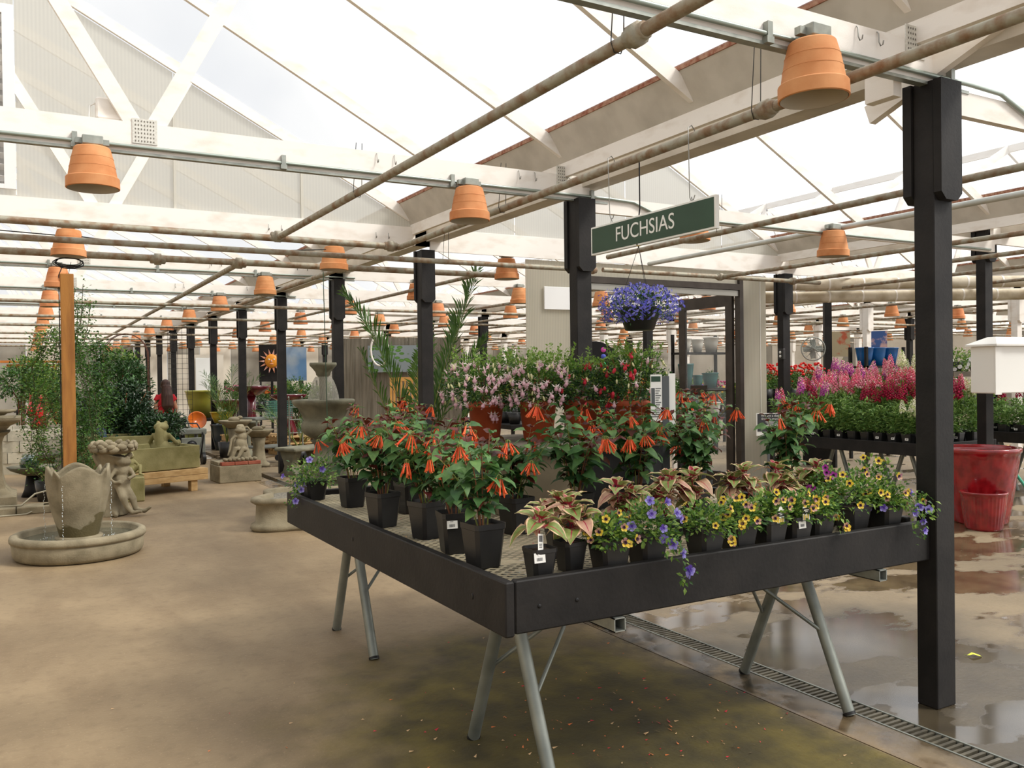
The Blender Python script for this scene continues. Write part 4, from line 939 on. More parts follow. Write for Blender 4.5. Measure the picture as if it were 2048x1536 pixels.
# ---------------------------------------------------------------- information sign on the bench
iz = thing('information_stand', 'upright grey stand with white printed plant care panels on the bench', 'sign', (3.12, 3.80, MZ + .004), -.35)
grey = mat('grey_stand', '#55585a', rough=.5)
MB().box((-.02, -.016, .0), (.02, .016, .735)).build('post', grey, iz)
MB().box((-.088, -.016, .48), (-.022, -.013, .745)).build('front_panel', label_white, iz)
MB().box((.022, -.0, .46), (.062, .003, .75)).build('side_panel', label_white, iz)
m = MB(); m.box((-.084, -.0175, .705), (-.03, -.0162, .735), 0); m.box((-.084, -.0175, .57), (-.064, -.0162, .67), 1)
for q in range(9): m.box((-.06, -.0175, .665 - q * .013), (-.028 - .007 * (q % 3), -.0162, .670 - q * .013), 2)
for q in range(4): m.box((-.084, -.0175, .545 - q * .012), (-.028 - .01 * (q % 2), -.0162, .55 - q * .012), 2)
m.build('print', [green, grey, MC['print_grey']], iz)
# ---------------------------------------------------------------- snapdragon table right of the doorway
def trestle_table(name, label, x0, x1, y0, y1, z, hb=.14):
    t = thing(name, label, 'bench')
    MB().bevbox((x0, y0, z - hb), (x0 + .038, y1, z), .004).build('side_board', black_wood, t)
    MB().bevbox((x1 - .038, y0, z - hb), (x1, y1, z), .004).build('side_board', black_wood, t)
    MB().bevbox((x0 + .04, y0, z - hb), (x1 - .04, y0 + .038, z), .004).build('end_board', black_wood, t)
    MB().bevbox((x0 + .04, y1 - .038, z - hb), (x1 - .04, y1, z), .004).build('end_board', black_wood, t)
    MB().box((x0 + .04, y0 + .04, z - .05), (x1 - .04, y1 - .04, z - .035)).build('table_top', galv_dark, t)
    yy = y0 + .45
    while yy < y1 - .2:
        for x in (x0 + .3, x1 - .3):
            for s in (-1, 1): MB().tube([(x, yy + s * .28, 0), (x, yy + s * .05, z - hb)], .025, 10).build('leg', galv_dark, t)
        yy += 1.0
    return t
TZ = .80
trestle_table('snapdragon_bench', 'black edged bench crowded with pink and crimson snapdragons', 8.70, 10.02, 6.12, 8.42, TZ)
POT_M = square_pot(.125, .095, .13).mesh('pot', [plastic_black, soil_mat])
def snap_foliage(seed, h, n=330):
    r = random.Random(seed); pts = []
    for s in range(7):
        a = r.uniform(0, 6.3); rr = r.uniform(.01, .06); d = Vector((cos(a) * .25, sin(a) * .25, 1)); hh = h * r.uniform(.8, 1)
        for k in range(n // 7):
            u = r.random(); b = r.uniform(0, 6.3); pts.append((Vector((cos(a) * rr, sin(a) * rr, .12)) + d * hh * u + Vector((cos(b), sin(b), 0)) * .012, Vector((cos(b), sin(b), .5 - .6 * (1 - u)))))
    return small_leaves(pts, .055, .017, r, lambda p: 0 if r.random() < .45 else (1 if r.random() < .6 else 2)).mesh('foliage', [mat('snap_leaf_light', '#7d9c4c', '#93b060', rough=.5, scale=25, trans=.3), mat('snap_leaf_mid', '#587c3a', '#6b9048', rough=.5, scale=25, trans=.3), f_mid])
SNF = [snap_foliage(40 + i, .36 if i < 3 else .24) for i in range(6)]
def spike_mesh(c1, c2, name, n=38, L_=.17, seed=1):
    r = random.Random(seed); m = MB(); m.tube([(0, 0, -.12), (0, 0, L_)], .003, 4, mi=2, cap=False)
    for k in range(n):
        u = k / n; a = k * 2.4; rr = .030 * (1 - .8 * u ** 2) + .003; s = .024 * (1 - .6 * u); p = Vector((cos(a) * rr, sin(a) * rr, L_ * u)); d = Vector((cos(a), sin(a), -.25)); y = Vector((-sin(a), cos(a), 0)); mi = 0 if r.random() < .7 else 1
        m.add([p - d * s * .8, p + y * s * .8 + Vector((0, 0, s * .5)), p + d * s * .9 + Vector((0, 0, s * .5)), p - y * s * .8 + Vector((0, 0, s * .5)), p + d * s * .7 - Vector((0, 0, s * .6)), p + Vector((0, 0, s * .9))], [(0, 1, 2), (0, 2, 3), (1, 4, 2), (2, 4, 3), (1, 2, 5), (2, 3, 5)], mi)
    for k in range(5): a = k * 2.4; m.add([(0, 0, L_), (cos(a) * .008, sin(a) * .008, L_ + .006), (0, 0, L_ + .02)], [(0, 1, 2)], 2)
    return m.mesh('flower_spike', [c1, c2, f_lime])
def pm(n, a, b): return mat(n, a, b, rough=.5, scale=60, tint=.08, trans=.25)
SPK = {'pink': spike_mesh(pm('pink_petal', '#e87898', '#f2a0b0'), pm('light_pink_petal', '#f4b8c0', '#f8d0d0'), 'p', seed=1), 'rose': spike_mesh(pm('rose_petal', '#e85a80', '#ee7f95'), MC['light_pink_petal'], 'r', seed=2),
       'mauve': spike_mesh(pm('mauve_petal', '#b845a0', '#cf6cb8'), MC['light_pink_petal'], 'm', seed=3), 'crimson': spike_mesh(pm('crimson_snap', '#a8123c', '#c21f4e'), pm('dark_crimson', '#7d0e2c', '#991438'), 'c', seed=4),
       'white': spike_mesh(pm('ivory_petal', '#f0ecd0', '#faf8ea'), pm('pale_lime', '#d4dfa0', '#e0e8b8'), 'w', seed=5)}
SNAP_LAB = {'pink': 'light pink', 'rose': 'rose pink', 'mauve': 'mauve', 'crimson': 'dark crimson', 'white': 'ivory white', 'green': 'unopened green'}
WLAB = MB().box((-.022, -.0012, -.024), (.022, 0, .024)).box((-.012, -.0018, -.014), (.012, -.0012, -.004), 1).mesh('price_label', [label_white, MC['print_grey']])
def snapdragon(x, y, z, col, nsp, hf, seed, label, group, tall=0.):
    r = random.Random(seed); t = thing('snapdragon', label, 'potted plant', (x, y, z), 0, group)
    put(POT_M, 'pot', t); fm = SNF[r.randrange(3) if hf else 3 + r.randrange(3)]
    s = 1 + tall; f = put(fm, 'foliage', t, (0, 0, .125 * (1 - s)), (0, 0, r.uniform(0, 6)), (1.05, 1.05, s)); f['kind'] = 'stuff'
    if r.random() < .6: place(WLAB, 'price_label', t, Matrix.Translation((-.056, r.uniform(-.03, .03), .082)) @ Matrix.Rotation(-pi / 2, 4, 'Z') @ Matrix.Rotation(-.11, 4, 'X'))
    if col in SPK:
        top = .12 + (.36 if hf else .24) * s
        for k in range(nsp):
            a = r.uniform(0, 6.3); rr = r.uniform(.02, .11)
            c = col
            if col in ('pink', 'rose', 'mauve') and r.random() < .2: c = r.choice(('pink', 'rose', 'mauve'))
            place(SPK[c], 'flower_spike', t, Matrix.Translation((cos(a) * rr, sin(a) * rr, top - r.uniform(-.05, .08) * (1 if hf else .6))) @ Euler((r.uniform(-.15, .15), r.uniform(-.15, .15), a)).to_matrix().to_4x4(), r.uniform(.8, 1.15))
    return t
r = random.Random(9); k = 0; names = {}
for i, x in enumerate((8.83, 9.04, 9.27, 9.50, 9.73, 9.90)):
    for j in range(12):
        y = 6.24 + j * .188 + (i % 2) * .03
        if y > 8.36: continue
        if i == 0: col, ns, hf, tl = ('white', 3, 1, -.25) if j < 2 else ('green', 0, 1, r.uniform(-.2, .15) + .08 * (j > 5))
        elif i == 1: col, ns, hf, tl = ('crimson', 3, 1, .12) if j < 6 else (('green', 0, 1, .25) if j < 8 else ('crimson' if j == 9 else 'mauve', 2, 1, .3))
        elif i == 2: col, ns, hf, tl = ('crimson', 3, 1, .25) if j < 5 else (r.choice(('rose', 'pink')), 3, 1, .42)
        elif i == 3: col, ns, hf, tl = ('crimson', 3, 1, .3) if j < 2 else ((r.choice(('rose', 'mauve', 'pink')), 3, 1, .6))
        else: col, ns, hf, tl = ((r.choice(('white', 'pink')) if j < 3 else ('white' if j in (4, 5) else r.choice(('mauve', 'pink', 'rose')))), 3, 1, r.uniform(.6, 1.15) if j > 2 else .4)
        row = ('front', 'second', 'third', 'fourth', 'fifth', 'rearmost')[i]
        snapdragon(x, y, TZ - .035, col, ns, hf, 900 + k, '%s snapdragon, %s from the near end in the %s row of the crowded bench' % (SNAP_LAB[col], ORD[j], row), 'snapdragons of the %s row' % row, tl); k += 1
snapdragon(8.78, 8.32, TZ - .03, 'rose', 2, 1, 999, 'orange pink snapdragon at the far left end of the crowded bench', 'snapdragons of the front row')
# second bench, at the right edge
trestle_table('rear_bench', 'black edged bench at the right edge behind the glazed pots', 11.25, 12.7, 5.6, 7.9, .80)
for i in range(3):
    for j in range(8): snapdragon(11.38 + i * .22, 5.75 + j * .22, TZ - .035, 'white' if i == 1 and j < 4 else ('crimson' if i == 2 else 'green'), 2, i > 0, 1200 + i * 10 + j, '%s snapdragon on the bench at the right edge' % ('ivory white' if i == 1 and j < 4 else ('dark crimson' if i == 2 else 'unopened green')) + ', %s back in row %s' % (ORD[j], ('one', 'two', 'three')[i]), 'snapdragons on the right edge bench')
# red glazed pots
glaze = mat('oxblood_glaze', '#7a1218', '#a01c22', rough=.16, coat=.6, spec=.6, scale=9, bump=.05)
def ribbed(name, label, x, y, r0, r1, h, n, twist, depth, rimh):
    t = thing(name, label, 'pot', (x, y, 0))
    def rf(r_, z, th): return r_ * (1 - depth * (abs(sin((th + twist * z / h) * n / 2)) ** 6 if .08 * h < z < h * (1 - rimh) and r_ > r0 * .9 else 0))
    prof = [(0, 0), (r0 * .97, 0), (r0, .02)] + [(r0 + (r1 - r0) * (q / 12) ** .8, .03 + (h * (1 - rimh) - .03) * q / 12) for q in range(1, 13)] + [(r1 * 1.03, h * (1 - rimh) + .01), (r1 * 1.05, h * .99), (r1 * 1.03, h), (r1 * .94, h), (r1 * .90, h * .93), (r0 * .9, .05), (0, .05)]
    MB().lathe(prof, 120, rfun=rf).build('glazed_body', glaze, t); return t
ribbed('glazed_pot', 'big dark red glazed pot with slanting grooves behind the foreground post', 8.86, 5.60, .27, .385, .80, 30, 1.1, .03, .07)
ribbed('glazed_pot', 'small red ribbed pot standing in front of the big red pot', 8.50, 5.33, .175, .215, .385, 34, 0, .035, .08)
# white letter box
wb = thing('notice_box', 'white lidded box fixed to the post at the right edge', 'box', (8.86, 5.42, 1.37), -.12)
wm = mat('white_plastic', '#f2f0ea', rough=.4)
MB().bevbox((0, 0, 0), (.85, .30, .50), .01).box((-.008, -.012, -.012), (.08, .0, .485)).build('box_body', wm, wb)
MB().add([(-.04, -.05, .50), (.90, -.05, .50), (.90, .33, .50), (-.04, .33, .50), (-.04, -.05, .52), (.90, -.05, .52), (.90, .33, .52), (-.04, .33, .52), (.14, .1, .60), (.8, .1, .60), (.8, .2, .60), (.14, .2, .60)],
         [(3, 2, 1, 0), (0, 1, 5, 4), (1, 2, 6, 5), (2, 3, 7, 6), (3, 0, 4, 7), (4, 5, 9, 8), (5, 6, 10, 9), (6, 7, 11, 10), (7, 4, 8, 11), (8, 9, 10, 11)]).build('lid', wm, wb)
# garden hose at the right edge
hs_m = mat('mint_hose', '#4fb99a', '#69cdb0', rough=.35, scale=8)
ho = thing('garden_hose', 'mint green hose looping down from a tap at the right edge', 'hose')
MB().tube([(9.62, 5.75, .70), (9.64, 5.72, .62), (9.66, 5.68, .45), (9.74, 5.60, .28), (9.86, 5.5, .12), (9.98, 5.4, .02), (10.2, 5.2, .015), (10.6, 5.1, .015)], .017, 10).build('hose_run', hs_m, ho)
MB().tube([(10.0, 5.3, .015), (9.85, 5.42, .22), (9.83, 5.45, .45), (9.92, 5.42, .58), (10.1, 5.35, .62)], .017, 10).build('hose_run', hs_m, ho)
MB().tube([(9.60, 5.77, .76), (9.62, 5.75, .70)], .014, 10).tube([(9.55, 5.78, .76), (9.66, 5.76, .76)], .012, 8).build('brass_tap', mat('brass', '#9b7a3a', rough=.4, metal=.7), ho)
# dog friendly notice
dn = thing('notice_sign', 'black and white notice reading We are a dog-friendly store', 'sign', (6.16, 5.98, .0), -.55)
MB().box((-.012, -.004, 0), (.012, .012, 1.05)).box((-.1, -.1, 0), (.1, .1, .015)).build('stake', grey, dn)
MB().box((-.115, -.010, 1.02), (.115, -.004, 1.235)).build('sign_card', label_white, dn)
MB().box((-.105, -.0115, 1.06), (.108, -.010, 1.228)).build('sign_face', mat('charcoal_print', '#3c3d3f', rough=.5), dn)
MB().box((.0, -.0115, 1.028), (.055, -.010, 1.055)).build('green_band', mat('print_green', '#3da048'), dn); MB().box((.057, -.0115, 1.028), (.108, -.010, 1.055)).build('lime_band', mat('print_lime', '#c8dc40'), dn)
Mx = Matrix(((1, 0, 0, 0), (0, 0, -1, 0), (0, 1, 0, 0), (0, 0, 0, 1)))
text('We are a dog-\nfriendly store.', .030, Matrix.Translation((.018, -.012, 1.195)) @ Mx, dn, ext=.0004)
m = MB()
for q in range(6): m.box((-.03 + .01 * (q % 3), -.0122, 1.15 - q * .011), (.098, -.0116, 1.154 - q * .011))
m.build('small_print', label_white, dn)
# palette shaped sign beside the doorway
ps = thing('display_sign', 'black rounded display sign with a column of coloured dots behind the fuchsias', 'sign', (5.0, 7.2, 0), -.5)
MB().prism([(cos(a) * .30, 1.62 + sin(a) * .34) for a in np.linspace(0, pi, 16)] + [(-.3, .6), (.3, .6)], -.01, .01, M=Matrix(((1, 0, 0, 0), (0, 0, -1, 0), (0, 1, 0, 0), (0, 0, 0, 1)))).build('sign_board', black_metal, ps)
for q, c in enumerate(('#d24ba8', '#4a58b8', '#38b870', '#e8d23c')): MB().lathe([(0, .0), (.026, 0), (.026, .002), (0, .002)], 16).build('colour_dot', mat('dot_%s' % ('pink', 'blue', 'green', 'yellow')[q], c, rough=.5), ps, (.1, -.0125, 1.87 - q * .068), (pi / 2, 0, 0))
MB().box((-.05, -.05, 0), (.05, .05, .62)).build('stand', black_metal, ps)
# flowering shelf right of the middle post row (white and purple petunias)
pt = mat('purple_petal', '#4b1f9c', '#6531b5', rough=.5, scale=40, trans=.2); wt = mat('white_petal', '#f3f0ee', rough=.5, trans=.25)
def petunia(x, y, z, m_, label, seed, nf=14):
    r = random.Random(seed); t = thing('petunia_basket', label, 'potted plant', (x, y, z))
    MB().lathe([(0, 0), (.1, 0), (.14, .15), (.13, .15), (0, .13)], 20).build('basket_pot', plastic_black, t)
    tag(small_leaves(blob_points(520, (0, 0, .14), (.28, .28, .22), r, .4, -.8), .05, .028, r, lambda p: 0 if r.random() < .5 else 1).build('foliage', [f_lime, f_mid], t), kind='stuff')
    fm = MB().lathe([(.002, -.012), (.014, 0), (.034, .010), (.032, .012)], 10).mesh('blossom', m_)
    for p, v in blob_points(nf, (0, 0, .16), (.29, .29, .22), r, .95, -.6):
        M = v.to_track_quat('Z', 'Y').to_matrix().to_4x4(); M.translation = p; place(fm, 'blossom', t, M)
sh = thing('plant_shelf', 'dark wooden shelf holding petunias between the right hand posts', 'shelf', (0, 0, 0))
MB().box((12.2, 8.1, 1.52), (13.6, 8.5, 1.60)).build('shelf_board', mat('grey_shelf', '#6d6255', rough=.8), sh)
for x in (12.2, 13.54): MB().box((x, 8.25, 0), (x + .06, 8.33, 1.52)).build('leg', black_wood, sh)
MB().box((12.2, 8.1, .95), (13.6, 8.5, 1.0)).build('shelf_board', MC['grey_shelf'], sh)
petunia(12.5, 8.3, 1.602, wt, 'white petunia basket on the upper shelf right of the foreground post', 31); petunia(13.1, 8.3, 1.602, wt, 'white petunia basket beside the box at the right', 32)
petunia(12.5, 8.25, 1.002, pt, 'purple petunia basket on the lower shelf right of the foreground post', 33); petunia(13.1, 8.3, 1.002, pt, 'purple petunia basket behind the white box', 34)
# yellow leaf on the wet floor
yf = leaf_mesh('fallen_leaf', .10, .035, .1, .2, [mat('yellow_leaf', '#d6d84a'), stem_g]); o = put(yf, 'fallen_leaf', None, (4.62, 3.02, .004), (0, 0, -.75)); tag(o, 'single yellow leaf lying on the wet floor right of the post', 'leaf')
# ---------------------------------------------------------------- statuary and fountains on the left
def remeshed(m, name, mats, parent, vox=.012, sm=3, loc=(0, 0, 0), rot=(0, 0, 0)):
    o = m.build(name, mats, parent, loc, rot)
    a = o.modifiers.new('union', 'REMESH'); a.mode = 'VOXEL'; a.voxel_size = vox; a.use_smooth_shade = True
    if sm: b = o.modifiers.new('soften', 'SMOOTH'); b.iterations = sm; b.factor = .6
    return o
# tulip fountain
tf = thing('tulip_fountain', 'stone fountain with a tulip shaped vase in a round basin, nearest at left', 'fountain', (.43, 9.05, 0))
R_ = .565
MB().lathe([(0, .0), (R_ - .07, 0), (R_ - .035, .012), (R_ - .015, .04), (R_ - .005, .145), (R_ - .012, .152), (R_ - .012, .158), (R_ + .008, .165), (R_ + .012, .185), (R_ + .006, .212), (R_ - .02, .225), (R_ - .05, .226), (R_ - .065, .21), (R_ - .075, .12), (0, .12)], 96).build('basin', stone, tf)
MB().lathe([(0, .165), (.3, .165), (R_ - .072, .165)], 72).build('water', water_mat, tf)
MB().lathe([(.0, .12), (.20, .12), (.205, .175), (.19, .185), (0, .185)], 40).build('pedestal', stone, tf)
def tulip():
    m = MB(); n = 96; prof = [(.165, .18), (.19, .26), (.232, .38), (.262, .50), (.276, .60), (.275, .66), (.270, .70), (.268, .72)]
    def rim(th):  # four broad petals with flared pointed corners between them
        k = th * 4 / (2 * pi); fr = abs((k % 1) - .5) * 2; return .715 + .125 * (1 - fr ** 1.7) + .10 * max(0, (fr - .82) / .18) ** 1.2
    vs = []
    for s in (0, 1):
        for i, (r_, z) in enumerate(prof):
            for j in range(n):
                th = 2 * pi * j / n + .2; k = th * 4 / (2 * pi); fr = abs((k % 1) - .5) * 2; zt = rim(th)
                u = (z - .18) / (.72 - .18); zz = .18 + u * (zt - .18); rr = r_ * (1 - .07 * (fr ** 10) * u * (1 - max(0, u - .8) * 5)) + .045 * max(0, (fr - .7) / .3) * max(0, u - .85) * 6.6 - s * .026
                vs.append((rr * cos(th), rr * sin(th), zz))
    o = len(prof); fs = []
    for s in (0, 1):
        for i in range(o - 1):
            for j in range(n):
                a, b_ = s * o * n + i * n + j, s * o * n + i * n + (j + 1) % n; q = (a, b_, b_ + n, a + n); fs.append(q if s == 0 else q[::-1])
    for j in range(n):
        a, b_ = (o - 1) * n + j, (o - 1) * n + (j + 1) % n; fs.append((a, b_, b_ + o * n, a + o * n))
    m.add(vs, fs, 0, True); return m
def wet_stone():
    m = stone.copy(); m.name = 'cast_stone_wet_foot'; nt = m.node_tree; N = nt.nodes.new; L = nt.links.new; b = nt.nodes['Principled BSDF']
    src = b.inputs['Base Color'].links[0].from_socket; g = N('ShaderNodeNewGeometry'); sp = N('ShaderNodeSeparateXYZ'); L(g.outputs['Position'], sp.inputs[0])
    nz = N('ShaderNodeTexNoise'); nz.inputs['Scale'].default_value = 4.5; L(g.outputs['Position'], nz.inputs['Vector'])
    ad = N('ShaderNodeMath'); ad.operation = 'MULTIPLY_ADD'; ad.inputs[1].default_value = -.55; L(nz.outputs['Fac'], ad.inputs[0]); L(sp.outputs[2], ad.inputs[2])
    mr = N('ShaderNodeMapRange'); mr.inputs[1].default_value = .06; mr.inputs[2].default_value = .04; L(ad.outputs[0], mr.inputs[0])
    mx = N('ShaderNodeMixRGB'); L(mr.outputs[0], mx.inputs[0]); L(src, mx.inputs[1]); mx.inputs[2].default_value = lin('#5f5538'); L(mx.outputs[0], b.inputs['Base Color']); return m
put(tulip().mesh('tulip_vase', wet_stone()), 'tulip_vase', tf, (0, 0, 0), (0, 0, -.75))
for a in (-1.35, -.1, 1.1): MB().lathe([(.0, .0), (.012, .004), (.016, .012), (.024, .012), (.028, .004), (.034, -.004)], 20).build('rosette', stone, tf, (cos(a) * .262, sin(a) * .262, .70), (0, pi / 2, a)) if a == -1.35 else None
drop = mat('falling_water', '#dfe5e4', rough=.05, spec=.8, trans=.2)
for k_, (a, rr) in enumerate(((-.35, .285), (-2.1, .285), (3.0, .285))):
    r = random.Random(k_); m = MB()
    for q in range(26): m.sphere((cos(a) * (rr + r.uniform(-.008, .008)), sin(a) * (rr + r.uniform(-.008, .008)), .17 + q * .02 + r.uniform(-.008, .008)), (.0035, .0035, r.uniform(.004, .010)), 5, 4)
    for q in range(12): m.sphere((cos(a) * rr + r.gauss(0, .03), sin(a) * rr + r.gauss(0, .03), .168 + abs(r.gauss(0, .008))), (.006, .006, .003), 5, 3)
    tag(m.build('falling_water', drop, tf), kind='stuff')
# garden frog holding a leafy bowl
def frog_tree(x, y):
    t = thing('frog_birdbath', 'stone birdbath with leaf rimmed bowl held up by a trunk and a leaning frog', 'statue', (x, y, 0), -.2)
    m = MB(); m.tube([(-.02, 0, 0), (-.03, 0, .2), (-.05, 0, .4), (-.04, 0, .62), (0, 0, .74)], [.17, .11, .085, .10, .20], 14)
    for a, L_ in ((0, .26), (1.1, .2), (2.4, .2), (3.6, .22), (4.9, .24)): m.tube([(0, 0, .12), (cos(a) * L_ * .6, sin(a) * L_ * .6, .05), (cos(a) * L_, sin(a) * L_, .015)], [.07, .045, .02], 8)
    m.tube([(-.05, 0, .45), (-.16, 0, .62), (-.22, 0, .74)], [.05, .04, .03], 8).tube([(-.02, 0, .5), (.1, 0, .64), (.2, 0, .74)], [.05, .045, .03], 8)
    # frog body leaning against the trunk: belly, chest, head, arms, long legs
    m.sphere((.10, -.09, .40), (.095, .085, .12), 14, 10); m.sphere((.11, -.08, .54), (.085, .075, .085), 14, 10); m.sphere((.12, -.09, .645), (.085, .08, .055), 14, 10)
    for s in (-1, 1): m.sphere((.12 + s * .045, -.11, .695), .022, 8, 6)
    m.tube([(.04, -.1, .57), (-.03, -.16, .46), (.03, -.2, .41), (.09, -.19, .42)], [.03, .025, .022, .026], 8).tube([(.18, -.1, .57), (.24, -.15, .48), (.17, -.19, .45)], [.03, .025, .026], 8)
    m.tube([(.08, -.12, .33), (.12, -.2, .22), (.16, -.2, .12), (.22, -.22, .05), (.33, -.24, .06)], [.055, .045, .033, .028, .02], 8)
    m.tube([(.14, -.1, .33), (.22, -.14, .2), (.25, -.14, .08), (.35, -.15, .05), (.42, -.16, .1)], [.055, .045, .033, .028, .018], 8)
    remeshed(m, 'trunk_and_frog', stone, t, .011, 3)
    b_ = MB().lathe([(.0, .74), (.18, .745), (.235, .79), (.25, .85), (.235, .86), (.2, .80), (0, .79)], 36); b_.build('bowl', stone, t)
    lf = MB(); lf.sphere((0, 0, 0), (.055, .022, .034), 8, 6); lm = lf.mesh('stone_leaf', stone); r = random.Random(3)
    for row, (zz, rr, n) in enumerate(((.865, .235, 13), (.835, .255, 14), (.80, .245, 13))):
        for q in range(n):
            a = 2 * pi * q / n + row * .25; M = Matrix.Translation((cos(a) * rr, sin(a) * rr, zz)) @ Matrix.Rotation(a + pi / 2 + r.uniform(-.35, .35), 4, 'Z') @ Matrix.Rotation(r.uniform(-.5, .5), 4, 'Y'); place(lm, 'stone_leaf', t, M, r.uniform(.85, 1.15))
frog_tree(.93, 11.45)
def frog_statue(x, y, z, label, rz=0., s=1., m_=stone, hair=True, parent_name='frog_statue'):
    t = thing(parent_name, label, 'statue', (x, y, z), rz); m = MB()
    m.sphere((0, 0, .10 * s), (.085 * s, .08 * s, .10 * s), 14, 10).sphere((0, -.005, .21 * s), (.075 * s, .065 * s, .085 * s), 14, 10).sphere((0, -.015, .315 * s), (.075 * s, .075 * s, .048 * s), 14, 10)
    for q in (-1, 1):
        m.sphere((q * .04 * s, -.03 * s, .36 * s), .02 * s, 8, 6)
        m.tube([(q * .07 * s, 0, .24 * s), (q * .14 * s, -.05 * s, .15 * s), (q * .11 * s, -.11 * s, .10 * s)], [.026 * s, .021 * s, .018 * s], 8)
        m.tube([(q * .06 * s, -.02, .08 * s), (q * .14 * s, -.10 * s, .15 * s), (q * .10 * s, -.18 * s, .03 * s), (q * .13 * s, -.25 * s, .015 * s)], [.045 * s, .034 * s, .024 * s, .018 * s], 8)
    remeshed(m, 'frog_body', m_, t, .009 * s, 2)
    if hair: MB().lathe([(.0, .36), (.05, .34), (.068, .25), (.075, .05), (.07, .0), (0, .0)], 22, rfun=lambda r_, z, th: r_ * (1 + .05 * sin(th * 11))).build('long_hair', m_, t, (0, .035, 0)).scale = (1, 1, s)
    return t
# left pedestal fountain cut by the picture edge
pf = thing('pedestal_fountain', 'tall square pedestal fountain cut off by the left edge of the picture', 'fountain', (-.52, 12.75, 0))
def sqstack(prof, mt, par, nm): MB().lathe(prof, 4, smooth=False, ph=pi / 4, rfun=lambda r_, z, th: r_ * sqrt(2)).build(nm, mt, par)
sqstack([(0, 0), (.42, 0), (.42, .20), (.36, .23), (.30, .30), (.27, .45), (.265, .85), (.30, .95), (.36, 1.0), (0, 1.0)], stone, pf, 'square_pedestal')
MB().lathe([(0, .98), (.36, .98), (.46, 1.03), (.52, 1.08), (.66, 1.13), (.68, 1.15), (.68, 1.18), (.60, 1.18), (.5, 1.12), (0, 1.1)], 4, smooth=False, ph=pi / 4).build('lower_bowl', stone, pf)
MB().lathe([(0, 1.1), (.2, 1.1), (.22, 1.2), (.42, 1.24), (.44, 1.27), (.4, 1.27), (.3, 1.2), (0, 1.2)], 32).build('upper_bowl', stone, pf)
kb_ = struct('trim_3')   # low stone kerb with separate kerb stones
ks = MB().bevbox((0, 0, 0), (.59, .34, .09), .01).mesh('kerb_stone', stone)
for k in range(7): put(ks, 'kerb_stone', kb_, (-3.1 + k * .6, 12.12, 0))
for k in range(5): put(ks, 'kerb_stone', kb_, (.88, 12.55 + k * .6, 0), (0, 0, pi / 2)) if k < 1 else None
# shell bowls with glass ball
sb = thing('shell_bowl', 'shallow stone shell bowl on a dark stand beside the pedestal', 'bowl', (.10, 14.0, 0))
MB().lathe([(0, .30), (.1, .30), (.28, .37), (.33, .42), (.31, .43), (.2, .37), (0, .35)], 28, rfun=lambda r_, z, th: r_ * (1 + .06 * sin(th * 7))).build('shell', stone_grey, sb)
MB().lathe([(0, 0), (.16, 0), (.12, .1), (.09, .3), (0, .3)], 20).build('stand', black_wood, sb)
gb = thing('glass_ball', 'dark green glass ball resting in the stone shell bowl', 'ornament', (.05, 14.0, .47))
MB().sphere((0, 0, 0), .125, 24, 16).build('ball', mat('green_glass', '#173d2c', rough=.05, spec=.9, coat=1.), gb)
# timber post with a climbing vine
wp = thing('timber_post', 'rough brown timber post standing in front of the climbing vine', 'post', (.465, 11.62, 0))
MB().bevbox((-.072, -.06, 0), (.072, .06, 2.90), .006).build('shaft', mat('cedar', '#8a5a2c', '#a97438', rough=.8, scale=2.5, stretch=(6, 6, .8), bump=.2, bscale=40), wp)
MB().tube([(-.085, -.03, 0), (-.085, -.03, 2.88), (-.04, 0, 3.0)], .006, 5).tube([(.02, 0, 2.9), (.05, .02, 3.05)], .003, 4).build('cable', black_metal, wp)
def vine(x, y, label, seed, h, rad, leafn, mats, base=.2, cat='plant', sway=.2, ls=.035, lw=.02):
    r = random.Random(seed); t = thing('climbing_vine', label, cat, (x, y, 0)); pts = []; st = MB()
    MB().lathe([(0, 0), (.13, 0), (.17, .28), (.155, .28), (0, .25)], 20).build('pot', plastic_black, t)
    for s in range(9):
        a = r.uniform(0, 6.3); px = [Vector((cos(a) * .03, sin(a) * .03, .25))]
        for k in range(1, 9): u = k / 8; px.append(Vector((cos(a + u * 4) * rad * (.25 + .75 * r.random()), sin(a + u * 4) * rad * (.3 + .7 * r.random()), .25 + (h - .25) * u * r.uniform(.93, 1.04))))
        st.tube(px, .004, 4)
        for k in range(leafn // 9):
            u = r.random() ** .8 * 7.99; i = int(u); p = px[i].lerp(px[i + 1], u - i) + Vector((r.gauss(0, .06), r.gauss(0, .06), r.gauss(0, .05))); pts.append((p, Vector((r.gauss(0, 1), r.gauss(0, 1), .1)).normalized()))
    st.build('stems', mat('vine_stem', '#4f4a2c'), t); tag(small_leaves(pts, ls, lw, r, lambda p: r.choice((0, 1, 1, 2))).build('foliage', mats, t), kind='stuff'); return t
FM3 = [f_lime, f_mid, f_dark]
vine(.27, 13.35, 'slender green vine left of the timber post, reaching up to the beams', 61, 2.35, .34, 3600, FM3, ls=.05, lw=.025)
vine(.70, 13.0, 'small leaved climber right of the timber post, topping the post height', 62, 2.82, .24, 3400, [f_mid, f_mid, f_dark], ls=.04, lw=.02)
vine(.80, 14.8, 'bushy green climber behind the timber post', 63, 2.25, .55, 5200, [f_mid, f_dark, f_mid], ls=.06, lw=.03)
